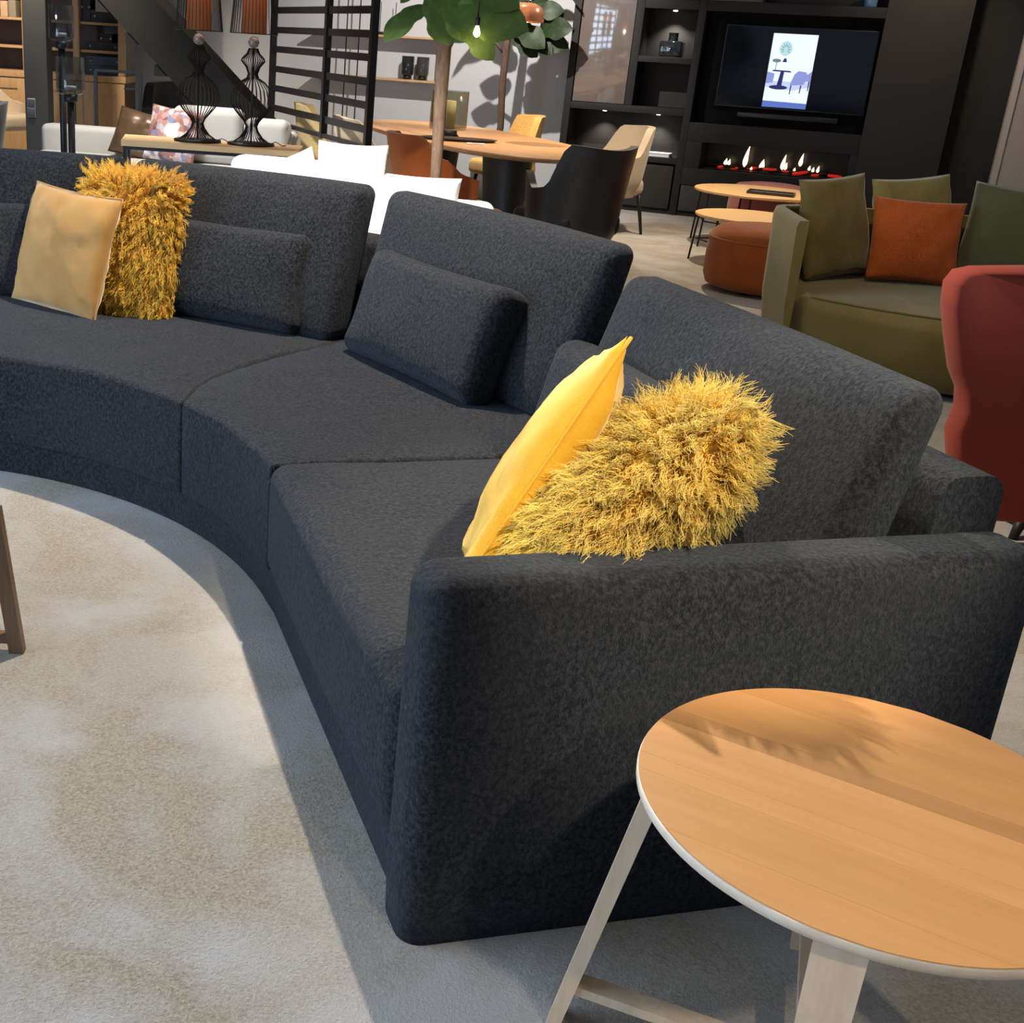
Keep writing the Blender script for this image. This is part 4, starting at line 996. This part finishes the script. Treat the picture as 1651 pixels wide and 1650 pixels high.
def wire_lamp(p, label):
    r = thing('table_lamp', label, 'lamp', p, 'wire table lamps on the console')
    obj('base', fn(lathe([(0.150, 0.001), (0.152, 0.006), (0.150, 0.014), (0.05, 0.018)], 40), lambda v: p + v), M_bronze, r)
    prof = [(0.118, 0.015), (0.075, 0.045), (0.045, 0.085), (0.036, 0.115), (0.05, 0.145), (0.10, 0.20), (0.134, 0.245), (0.138, 0.28), (0.122, 0.335), (0.08, 0.38), (0.038, 0.405), (0.030, 0.43), (0.045, 0.47), (0.075, 0.505), (0.070, 0.52), (0.040, 0.55), (0.028, 0.58)]
    parts = []
    for i in range(30):
        a = 2 * math.pi * i / 30; parts.append(tube([p + V(q * math.cos(a), q * math.sin(a), z) for q, z in prof], 0.0026, 4, False))
    obj('wire_body', merge(*parts), M_bronze, r, kind='stuff')
    obj('stem', tube([p + V(0, 0, 0.015), p + V(0, 0, 0.60)], 0.006, 8), M_bronze, r)
    obj('finial', fn(lathe([(0.008, -0.035), (0.026, -0.026), (0.036, 0), (0.026, 0.026), (0.008, 0.035)], 20), lambda v: p + v + V(0, 0, 0.615)), plain('clear_ball', (0.5, 0.4, 0.35), 0.05, trans=0.7) if 'clear_ball' not in bpy.data.materials else bpy.data.materials['clear_ball'], r)
    obj('lamp_shade', fn(lathe([(0.078, 0.0), (0.072, 0.62)], 40), lambda v: p + v + V(0, 0, 0.665))[0:2] if False else _open(lathe([(0.078, 0.665), (0.075, 1.0), (0.070, 1.30)], 40), p), M_shade, r)
    parts = []
    for i in range(40):
        a = 2 * math.pi * i / 40; parts.append(tube([p + V(q * math.cos(a), q * math.sin(a), z) for q, z in ((0.148, 0.665), (0.135, 0.80), (0.118, 1.0), (0.095, 1.30))], 0.0024, 4, False))
    ring = [p + V(0.148 * math.cos(2 * math.pi * i / 40), 0.148 * math.sin(2 * math.pi * i / 40), 0.665) for i in range(41)]
    parts.append(tube(ring, 0.003, 5, False))
    obj('wire_shade', merge(*parts), M_bronze, r, kind='stuff')
    obj('cord', tube([p + V(0.13, -0.02, 0.016), p + V(0.16, -0.03, 0.03), p + V(0.185, -0.02, 0.018), p + V(0.2, 0.02, 0.004), p + V(0.22, 0.08, 0.004)], 0.003, 6), M_black, r)
    l = bpy.data.lights.new('lamp_bulb', 'POINT'); l.energy = 7; l.color = (1, .62, .32); l.shadow_soft_size = 0.025
    o = bpy.data.objects.new('lamp_bulb', l); COL.objects.link(o); o.location = p + V(0, 0, 1.12)
def _open(vf, p):
    vs, fs = vf; return [p + v for v in vs], fs[:-2]
wire_lamp(V(-1.07, 8.08, CT), 'wire table lamp with brown shade, left of the pair on the console')
wire_lamp(V(-0.725, 8.06, CT), 'wire table lamp with brown shade, right of the pair on the console')

# ------------------------------------------------------------------ white sofa
ws = thing('white_sofa', 'white linen sofa with loose pillows between the navy sofa and the console', 'sofa', V(-0.05, 6.3, 0))
def wl(x, y, z): return V(-0.05, 6.35, 0) + V(0.975, -0.22, 0) * x + V(0.22, 0.975, 0) * y + V(0, 0, z)
def wbox(name, x0, x1, y0, y1, z0, z1, r):
    obj(name, fn(rbx(x0, x1, y0, y1, z0, z1, r, 4, (6, 3, 3)), lambda v: wl(v.x, v.y, v.z)), M_white, ws)
wbox('base', -0.74, 0.70, -0.55, 0.40, 0.06, 0.28, 0.03)
wbox('seat_cushion', -0.60, 0.02, -0.56, 0.22, 0.275, 0.43, 0.05)
wbox('seat_cushion', 0.025, 0.60, -0.56, 0.22, 0.275, 0.43, 0.05)
wbox('backrest', -0.74, -0.02, 0.21, 0.40, 0.27, 0.80, 0.06)
wbox('backrest', -0.02, 0.70, 0.21, 0.40, 0.27, 0.66, 0.06)
wbox('arm', -0.76, -0.60, -0.56, 0.38, 0.06, 0.60, 0.05)
wbox('arm', 0.54, 0.68, -0.56, 0.38, 0.06, 0.63, 0.05)
for x, y in ((-0.68, -0.48), (0.64, -0.48), (-0.68, 0.33), (0.64, 0.33)):
    obj('foot', tube([wl(x, y, 0), wl(x, y, 0.07)], 0.02, 8), M_blackwood, ws)
for x0, x1, y, h, ln, lb in ((-0.42, -0.14, 0.12, 0.36, 12, 'white pillow with tilted corner at the left end of the white sofa'), (-0.20, 0.13, 0.06, 0.49, 8, 'tallest white square pillow in the middle of the white sofa'), (0.10, 0.52, 0.06, 0.36, 14, 'white pillow leaning by the right arm of the white sofa')):
    m = stand(wl(x0, y, 0.435), wl(x1, y, 0.435), ln)
    if x0 < -0.4: m = m @ Matrix.Translation(V(0.0, 0.06, 0)) @ Matrix.Rotation(math.radians(24), 4, 'Z')
    throw('linen_pillow', m, x1 - x0 + 0.04, h, 0.16, M_white, lb, seed=int(20 + x0 * 10), piping=False, group='white pillows on the white sofa')

# ------------------------------------------------------------------ grey sofa behind the console
gs = thing('grey_sofa', 'light grey corner sofa behind the lamp console', 'sofa', V(-1.6, 9.9, 0))
def gl(x, y, z): return V(-1.6, 10.0, 0) + V(0.985, -0.17, 0) * x + V(0.17, 0.985, 0) * y + V(0, 0, z)
def gbox(name, x0, x1, y0, y1, z0, z1, r, mat=M_greyfab):
    obj(name, fn(rbx(x0, x1, y0, y1, z0, z1, r, 4, (6, 3, 3)), lambda v: gl(v.x, v.y, v.z)), mat, gs)
gbox('base', -1.15, 1.03, -0.75, 0.45, 0.05, 0.26, 0.03)
gbox('seat_cushion', -1.12, -0.02, -0.76, 0.25, 0.255, 0.43, 0.05)
gbox('seat_cushion', 0.0, 0.91, -0.76, 0.25, 0.255, 0.43, 0.05)
gbox('low_back', -1.15, -0.30, 0.24, 0.45, 0.25, 0.63, 0.05)
gbox('backrest', -0.30, 1.03, 0.24, 0.45, 0.25, 0.70, 0.05)
gbox('back_cushion', 0.05, 0.62, 0.04, 0.25, 0.43, 0.86, 0.07)
gbox('back_cushion', 0.63, 1.0, 0.06, 0.25, 0.43, 0.80, 0.07)
gbox('arm', 0.92, 1.05, -0.76, 0.42, 0.05, 0.60, 0.05)
for x, y in ((-1.08, -0.68), (0.96, -0.68), (-1.08, 0.38), (0.96, 0.38)):
    obj('foot', tube([gl(x, y, 0), gl(x, y, 0.06)], 0.02, 8), M_blackwood, gs)
m = stand(gl(-0.50, 0.02, 0.435), gl(-0.06, 0.06, 0.435), 22) @ Matrix.Rotation(math.radians(-12), 4, 'Z')
throw('satin_pillow', m, 0.40, 0.38, 0.14, M_satin, 'dark bronze satin pillow on the grey sofa', seed=31, wr=0.012)
m = stand(gl(-0.13, -0.10, 0.435), gl(0.28, -0.12, 0.435), 16) @ Matrix.Rotation(math.radians(-6), 4, 'Z')
throw('printed_pillow', m, 0.42, 0.42, 0.13, M_print, 'white pillow with plum and blue flower print behind the left lamp', seed=33)

# ------------------------------------------------------------------ dark lounge chair at the stairs
tub('lounge_chair', V(-1.90, 12.95, 0), 285, M_greydk, M_blackwood, 'dark grey velvet lounge chair under the staircase', w=0.74, d=0.7, top=interp([(0, 0.92), (50, 0.90), (80, 0.66), (105, 0.62)]), span=105, th=0.10, flare=0.05)

# ------------------------------------------------------------------ column, display cabinet, candle stands at the far left
cl = thing('column', 'dark grey square column with a double light switch', 'column', V(-2.80, 11.05, 0))
obj('shaft', rbx(-2.945, -2.745, 10.95, 11.15, 0, 3.0, 0.006), plain('dark_grey_paint', (0.045, 0.048, 0.050), 0.7), cl, sharp=40)
sw = at(51, 174, 10.945)
o = obj('switch_plate', rbx(sw.x - 0.036, sw.x + 0.036, 10.938, 10.950, sw.z - 0.080, sw.z + 0.080, 0.006), plain('switch_rim', (0.20, 0.21, 0.22), 0.5, 0.3), cl, sharp=40)
for dz in (-0.039, 0.039):
    obj('switch_rocker', rbx(sw.x - 0.028, sw.x + 0.028, 10.932, 10.939, sw.z + dz - 0.032, sw.z + dz + 0.032, 0.004), M_plate, o, sharp=40)
dcab = thing('display_cabinet', 'tall oak display cabinet with shelves and panelled doors', 'cabinet', V(-3.4, 12.6, 0))
X0, X1, Y0, Y1 = -4.75, -2.335, 12.30, 12.85
def dc(name, *a, mat=M_cab, parent=None): return obj(name, rbx(*a, 0.004), mat, parent or dcab, sharp=40)
dc('plinth', X0, X1, Y0 + 0.03, Y1, 0.0, 0.12)
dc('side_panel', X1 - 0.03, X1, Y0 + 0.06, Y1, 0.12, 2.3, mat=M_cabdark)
dc('side_panel', X0, X0 + 0.03, Y0 + 0.06, Y1, 0.12, 2.3)
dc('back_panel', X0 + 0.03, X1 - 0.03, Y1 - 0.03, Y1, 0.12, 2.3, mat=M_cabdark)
dc('cabinet_deck', X0, X1 + 0.01, Y0 - 0.015, Y1 - 0.03, 0.905, 0.965)
dc('divider', -3.32, -3.26, Y0 + 0.02, Y1 - 0.03, 0.965, 2.3)
dc('stile', X1 - 0.065, X1 - 0.0, Y0, Y0 + 0.06, 0.965, 2.3)
dc('stile', -2.83, -2.77, Y0, Y0 + 0.04, 0.965, 2.3)
for z in (1.19, 1.44, 1.72):
    dc('shelf', X0 + 0.03, -3.32, Y0 + 0.05, Y1 - 0.03, z - 0.025, z); dc('shelf', -3.26, X1 - 0.03, Y0 + 0.05, Y1 - 0.03, z - 0.025, z)
nD = 5; wD = (X1 - X0) / nD
for i in range(nD):
    a, b = X0 + wD * i + 0.004, X0 + wD * (i + 1) - 0.004
    dr = dc('door', a, b, Y0 + 0.01, Y0 + 0.035, 0.13, 0.90)
    for zz in ((0.13, 0.21), (0.80, 0.90)): dc('door_rail', a, b, Y0 - 0.003, Y0 + 0.012, zz[0], zz[1], parent=dr)
    for xx in ((a, a + 0.07), (b - 0.07, b)): dc('door_stile', xx[0], xx[1], Y0 - 0.004, Y0 + 0.011, 0.13, 0.90, parent=dr)
def boxy(x, z, w, h, mat, label):
    b = thing('storage_box', label, 'box', V(x, Y0 + 0.22, z), 'storage boxes in the display cabinet')
    obj('body', rbx(x - w / 2, x + w / 2, Y0 + 0.08, Y0 + 0.36, z + 0.001, z + h * .72, 0.003), mat, b, sharp=40)
    obj('lid', rbx(x - w / 2 - .004, x + w / 2 + .004, Y0 + 0.076, Y0 + 0.364, z + h * .72, z + h, 0.003), mat, b, sharp=40)
    for sx in (-.38, .38): obj('corner_stud', fn(lathe([(0.012, 0), (0.010, 0.004)], 10), lambda v, sx=sx: V(x + w * sx + v.x, Y0 + 0.079 - v.z, z + h * .5 + v.y)), M_steel, b)
boxy(-2.52, 1.44, 0.30, 0.11, M_box, 'grey storage box on the upper shelf right by the staircase')
boxy(-2.72, 1.44, 0.09, 0.26, M_box, 'upright slim grey box on the upper cabinet shelf')
boxy(-2.56, 1.19, 0.32, 0.075, M_box, 'flat wide grey box on the middle cabinet shelf')
boxy(-2.53, 1.266, 0.12, 0.075, M_box, 'small grey box stacked on the flat wide box')
boxy(-2.55, 0.966, 0.34, 0.085, M_bluebox, 'slate blue box at the bottom of the display cabinet')
boxy(-2.55, 1.052, 0.34, 0.085, M_bluebox, 'slate blue box stacked on the bottom blue box')
for i, (x, c) in enumerate(((-3.66, (0.5, 0.3, 0.2)), (-3.58, (0.45, 0.22, 0.13)), (-3.50, (0.62, 0.42, 0.28)), (-3.42, (0.30, 0.26, 0.2)))):
    b = thing('book', ('%s-spined book standing on the upper left cabinet shelf' % ('tan', 'terracotta', 'pale peach', 'olive brown')[i]), 'book', V(x, Y0 + 0.2, 1.44), 'books in the display cabinet')
    mt = plain('book_cloth', c, 0.8)
    obj('book_cover', rbx(x - 0.034, x + 0.034, Y0 + 0.08, Y0 + 0.30, 1.441, 1.56 + 0.01 * i, 0.004), mt, b, sharp=40)
# candle stands
def hurricane(x, ytop, ybot, r, Y, label):
    a, b = at(x, ytop, Y), at(x, ybot, Y); c = V(b.x, b.y, b.z); h = a.z - b.z
    t = thing('candle_stand', label, 'candle holder', V(c.x, c.y, 0), 'glass candle stands')
    obj('glass', fn(lathe([(r * .75, 0.0), (r * .97, 0.012), (r, 0.03), (r, h), (r * .985, h), (r * .985, 0.035), (r * .5, 0.02)], 32), lambda v: c + v), M_smoke, t)
    obj('holder', fn(lathe([(r * .45, -0.05), (r * .5, -0.045), (r * .5, -0.002)], 20), lambda v: c + v), M_black, t)
    obj('post', tube([V(c.x, c.y, 0.01), c + V(0, 0, -0.05)], 0.024, 10), M_black, t)
    obj('foot', fn(lathe([(0.13, 0.0), (0.13, 0.012), (0.03, 0.016)], 28), lambda v: V(c.x, c.y, 0.001) + v), M_black, t)
    obj('candle', fn(lathe([(r * .42, 0.022), (r * .42, h * .22), (r * .3, h * .23)], 20), lambda v: c + v), plain('grey_wax', (0.18, 0.18, 0.18), 0.6), t)
hurricane(114, 92, 152, 0.095, 8.6, 'nearer smoked glass candle cylinder on a black post by the column')
hurricane(99, 8, 66, 0.085, 8.9, 'taller smoked glass candle cylinder on a black post by the column')
fr_ = thing('display_rack', 'thin black metal rack in front of the display cabinet', 'rack', V(-2.3, 10.9, 0))
fa = at(154, 113, 10.9); fb = at(226, 113, 10.9); fcz = at(154, 140, 10.9).z
for x in (fa.x, fb.x): obj('post', bar(V(x, 10.9, 0), V(x, 10.9, fa.z), 0.028, 0.028), M_black, fr_, False)
for z in (fa.z, 0.30): obj('rail', bar(V(fa.x, 10.9, z), V(fb.x, 10.9, z), 0.022, 0.022), M_black, fr_, False)
obj('rail', bar(V(at(200, 138, 10.9).x, 10.9, fcz), V(fb.x, 10.9, fcz), 0.016, 0.016), M_black, fr_, False)
# chairs and table at the left margin
q = at(16, 210, 11.6)
tub('shell_chair', V(-3.35, 11.55, 0), 330, M_beige, M_blackwood, 'tan shell chair in front of the display cabinet at the left edge', w=0.55, d=0.55, top=interp([(0, 0.86), (40, 0.84), (75, 0.72), (100, 0.70)]), span=100, z0=0.5, zseat=0.62, th=0.04, flare=0.05)
tub('dark_chair', V(-2.80, 8.75, 0), 200, M_greydk, M_blackwood, 'black upholstered chair cut off by the left edge of the picture', w=0.5, d=0.5, top=interp([(0, 0.88), (45, 0.86), (80, 0.7), (90, 0.6)]), span=90, th=0.05, flare=0.04)

# ------------------------------------------------------------------ nest of low tables, poufs
def low_table(c, r, z, label, legs, rx=1.0):
    t = thing('coffee_table', label, 'table', V(c.x, c.y, 0), 'nest of round low tables by the fire')
    obj('table_top', fn(lathe([(r - 0.012, -0.022), (r, -0.014), (r, -0.003), (r - 0.003, 0.0)], 48), lambda v: V(c.x, c.y, z) + v), M_consoleoak, t, sharp=40)
    ft = []
    for a in legs:
        d = V(math.cos(math.radians(a)), math.sin(math.radians(a)), 0)
        p = V(c.x, c.y, 0) + d * (r - 0.03); obj('leg', tube([p + d * 0.03, p + V(0, 0, z + 0.004 - 0.026)], 0.008, 8), M_black, t); ft.append(p)
    for i in range(len(ft)):
        a, b = ft[i], ft[(i + 1) % len(ft)]; obj('crossbar', tube([V(a.x, a.y, z * .45), V(b.x, b.y, z * .45)], 0.006, 6), M_black, t)
    return t
low_table(V(3.28, 10.30, 0), 0.53, 0.45, 'larger round oak low table with a tray in front of the fire', (200, 245, 290, 20, 90, 145))
low_table(V(2.95, 9.35, 0), 0.42, 0.355, 'lower round oak side table partly behind the rust pouf', (170, 215, 300, 60))
low_table(V(3.62, 9.75, 0), 0.30, 0.36, 'smallest round oak low table behind the olive pillow', (170, 260, 350, 80))
c = V(3.30, 10.10, 0.451)
ty = thing('serving_tray', 'dark rectangular tray on the low table by the fire', 'tray', c)
obj('bottom', fn(rbx(-0.17, 0.17, -0.10, 0.10, 0, 0.008, 0.003), lambda v: c + ES * v.x + EN * v.y + V(0, 0, v.z)), M_steel, ty, sharp=40)
obj('border', fn(merge(box(-.18, .18, -.11, -.10, 0, .02), box(-.18, .18, .10, .11, 0, .02), box(-.18, -.17, -.10, .10, 0, .02), box(.17, .18, -.10, .10, 0, .02)), lambda v: c + ES * v.x + EN * v.y + V(0, 0, v.z)), M_tray, ty, False)
def pouf(c, r, h, mat, label, group=None):
    t = thing('pouf', label, 'pouf', c)
    prof = [(r * .86, 0.03), (r * .95, 0.045), (r, 0.10), (r * 1.005, h * .55), (r * .99, h - 0.10), (r * .95, h - 0.05), (r * .84, h - 0.015), (r * .55, h), (r * .2, h + 0.004), (0.01, h + 0.005)]
    obj('body', fn(lathe(prof, 48), lambda v: Vector(c) + v), mat, t)
    ring = [Vector(c) + V(r * .985 * math.cos(2 * math.pi * i / 64), r * .985 * math.sin(2 * math.pi * i / 64), h - 0.085) for i in range(65)]
    obj('piping', tube(ring, 0.006, 6, False), mat, t)
    for a in (45, 135, 225, 315): obj('foot', tube([Vector(c) + V(r * .6 * math.cos(math.radians(a)), r * .6 * math.sin(math.radians(a)), 0), Vector(c) + V(r * .6 * math.cos(math.radians(a)), r * .6 * math.sin(math.radians(a)), 0.035)], 0.02, 8), M_blackwood, t)
pouf(V(2.72, 8.15, 0), 0.40, 0.43, M_rust, 'round rust orange velvet pouf beside the olive loveseat')
pouf(V(3.62, 11.05, 0), 0.36, 0.45, M_pink, 'round dusty pink pouf behind the low table by the fire')

# ------------------------------------------------------------------ olive loveseat
LF = V(-0.12, -0.993, 0).normalized(); LA = V(-LF.y, LF.x, 0)      # facing, and along the front to the viewer's right
LA = V(0.993, -0.12, 0).normalized()
LC = V(2.09, 5.92, 0) - LF * 0.43 + LA * 0.92                      # plan centre
lv = thing('loveseat', 'olive green velvet loveseat with rounded seat and shell back', 'sofa', LC)
def lp(x, y, z): return LC + LA * x + LF * y + V(0, 0, z)          # y towards the front
HW, HD = 0.92, 0.43
sv = rbox(HW - 0.07, HD - 0.02, 0.175, 0.06, 6, (14, 8, 5))
def lseat(v):
    x = v.x / (HW - 0.07); y = v.y / HD; f_ = max(0, y)
    yy = v.y + 0.50 * (1 - x * x) * f_ - 0.05 * (abs(x) ** 6) * f_ - 0.07 * (1 - (v.z / 0.175 + 1) / 2) ** 2 * f_
    return lp(v.x, yy, v.z + 0.195 + (0.018 * (1 - x ** 4) * (1 - y ** 4) if v.z > 0 else 0))
obj('seat', fn(sv, lseat), M_olive, lv)
n = 48; vs, fs = [], []
path = []
for i in range(n + 1):
    t = i / n
    if t < 0.3: x, y = -HW, HD - (2 * HD - 0.30) * (t / 0.3)
    elif t > 0.7: x, y = HW, HD - (2 * HD - 0.30) * ((1 - t) / 0.3)
    else:
        a = math.pi * (t - 0.3) / 0.4; x = -HW * math.copysign(abs(math.cos(a)) ** 0.6, math.cos(a)); y = -HD + 0.30 - 0.30 * math.sin(a) ** 0.8
    path.append((x, y))
for i, (x, y) in enumerate(path):
    t = i / n; cx, cy = 0.0, 0.1
    ix = x * (1 - 0.05 / HW) if abs(x) > 0.5 else x * 0.95
    iy = y + 0.05 * (1 if abs(x) < HW * .97 else 0)
    zt = 0.73
    for z, k_ in ((0.03, 0.10), (0.30, 0.02), (zt - 0.03, -0.01), (zt, 0.012)): vs.append(lp(x * (1 - k_ * .5), y * (1 - k_ * .3) if y < 0 else y * (1 - k_ * .2), z))
    for z in (zt, zt - 0.03, 0.30, 0.03): vs.append(lp(ix, iy, z))
for i in range(n):
    for j in range(8):
        q = (j + 1) % 8; fs.append((i * 8 + j, i * 8 + q, (i + 1) * 8 + q, (i + 1) * 8 + j))
fs.append(tuple(reversed(range(8)))); fs.append(tuple(range(n * 8, n * 8 + 8)))
ls_ = [o for o in lv.children if o.name.startswith('seat')][0]
obj('seam', tube([lseat(V((HW - 0.07) * (-0.93 + 1.86 * i / 40), HD - 0.055, 0.1745)) + V(0, 0, 0.001) for i in range(41)], 0.005, 6), M_olive, ls_)
obj('shell_back', (vs, fs), M_olive, lv, sharp=60)
def lpil(px0, py0, px1, py1, z, w, h, lean, mat, label, rot=0, seed=1, dy=0.0, t=0.15):
    a, b = atz(px0, py0, z), atz(px1, py1, z); mid = (a + b) / 2; x = (b - a); x.z = 0; x.normalize()
    m = stand(mid - x * w / 2 - LF * dy, mid + x * w / 2 - LF * dy, lean) @ Matrix.Rotation(math.radians(rot), 4, 'Z')
    throw('velvet_pillow', m, w, h, t, mat, label, seed=seed, wr=0.010, piping=False, group='pillows on the olive loveseat')
lpil(1300, 449, 1398, 446, 0.395, 0.46, 0.52, 14, M_olive, 'large olive velvet pillow at the left end of the loveseat', 5, 41)
lpil(1395, 452, 1538, 462, 0.395, 0.47, 0.43, 16, M_orange, 'burnt orange plush pillow in the middle of the loveseat', -1, 42)
lpil(1408, 440, 1545, 442, 0.395, 0.50, 0.52, 16, M_olivelt, 'light olive pillow peeking out behind the orange pillow', 5, 43, 0.02)
lpil(1545, 458, 1690, 475, 0.395, 0.54, 0.52, 16, M_olivedk, 'dark green velvet pillow at the right end of the loveseat', -4, 44)

# ------------------------------------------------------------------ brick red wing chair at the right edge
rc = thing('wing_chair', 'brick red velvet wing chair cut off by the right edge', 'chair', V(2.25, 3.62, 0))
def outline(pts, Y0_, Y1_, nm, mat, rnd_=0.03):
    obj(nm, prism([V(x, Y0_, z) for x, z in pts], V(0, Y1_ - Y0_, 0)), mat, rc, sharp=60)
back = [(2.02, 0.11), (1.93, 0.17), (1.865, 0.27), (1.835, 0.38), (1.845, 0.46), (1.835, 0.52), (1.80, 0.58), (1.765, 0.68), (1.735, 0.78), (1.728, 0.85), (1.745, 0.885), (1.79, 0.90), (1.95, 0.915), (2.25, 0.925), (2.55, 0.915), (2.71, 0.90), (2.755, 0.885), (2.772, 0.85), (2.765, 0.78), (2.735, 0.68), (2.70, 0.58), (2.665, 0.52), (2.655, 0.46), (2.665, 0.38), (2.635, 0.27), (2.57, 0.17), (2.48, 0.11)]
# rounded slab for the winged back, bowed around the sitter
def slab(pts, yc, th, bow, nm, mat, k=6):
    cx = sum(p[0] for p in pts) / len(pts); czz = sum(p[1] for p in pts) / len(pts); levels = []
    for i in range(k + 1):
        a = math.pi * i / k; off = -math.cos(a) * th / 2; ins = 1 - (1 - math.sin(a)) * 0.045
        levels.append([V(cx + (x - cx) * ins, yc + off + bow * ((x - 2.25) / 0.5) ** 2, czz + (z - czz) * ins) for x, z in pts])
    obj(nm, ring_solid(levels), mat, rc, sharp=50)
back = [(x + 0.055, z - 0.02) for x, z in back]
slab(back, 3.66, 0.11, 0.05, 'backrest', M_brick)
bowl = [(0.20, 0.075), (0.33, 0.09), (0.40, 0.16), (0.435, 0.26), (0.445, 0.36), (0.435, 0.42), (0.40, 0.435), (0.30, 0.44)]
obj('seat', fn(lathe([(r, z) for r, z in bowl], 48), lambda v: V(2.50 + v.x * 0.86, 4.02 + v.y * 0.90, v.z - 0.03)), M_brick, rc)
for sx in (-1, 1):
    for sy in (-1, 1):
        a = V(2.46 + sx * 0.20, 3.98 + sy * 0.20, 0.08); b = V(2.46 + sx * 0.25, 3.98 + sy * 0.25, 0.0); obj('leg', tube([a, b], [0.022, 0.014], 8), M_blackwood, rc)
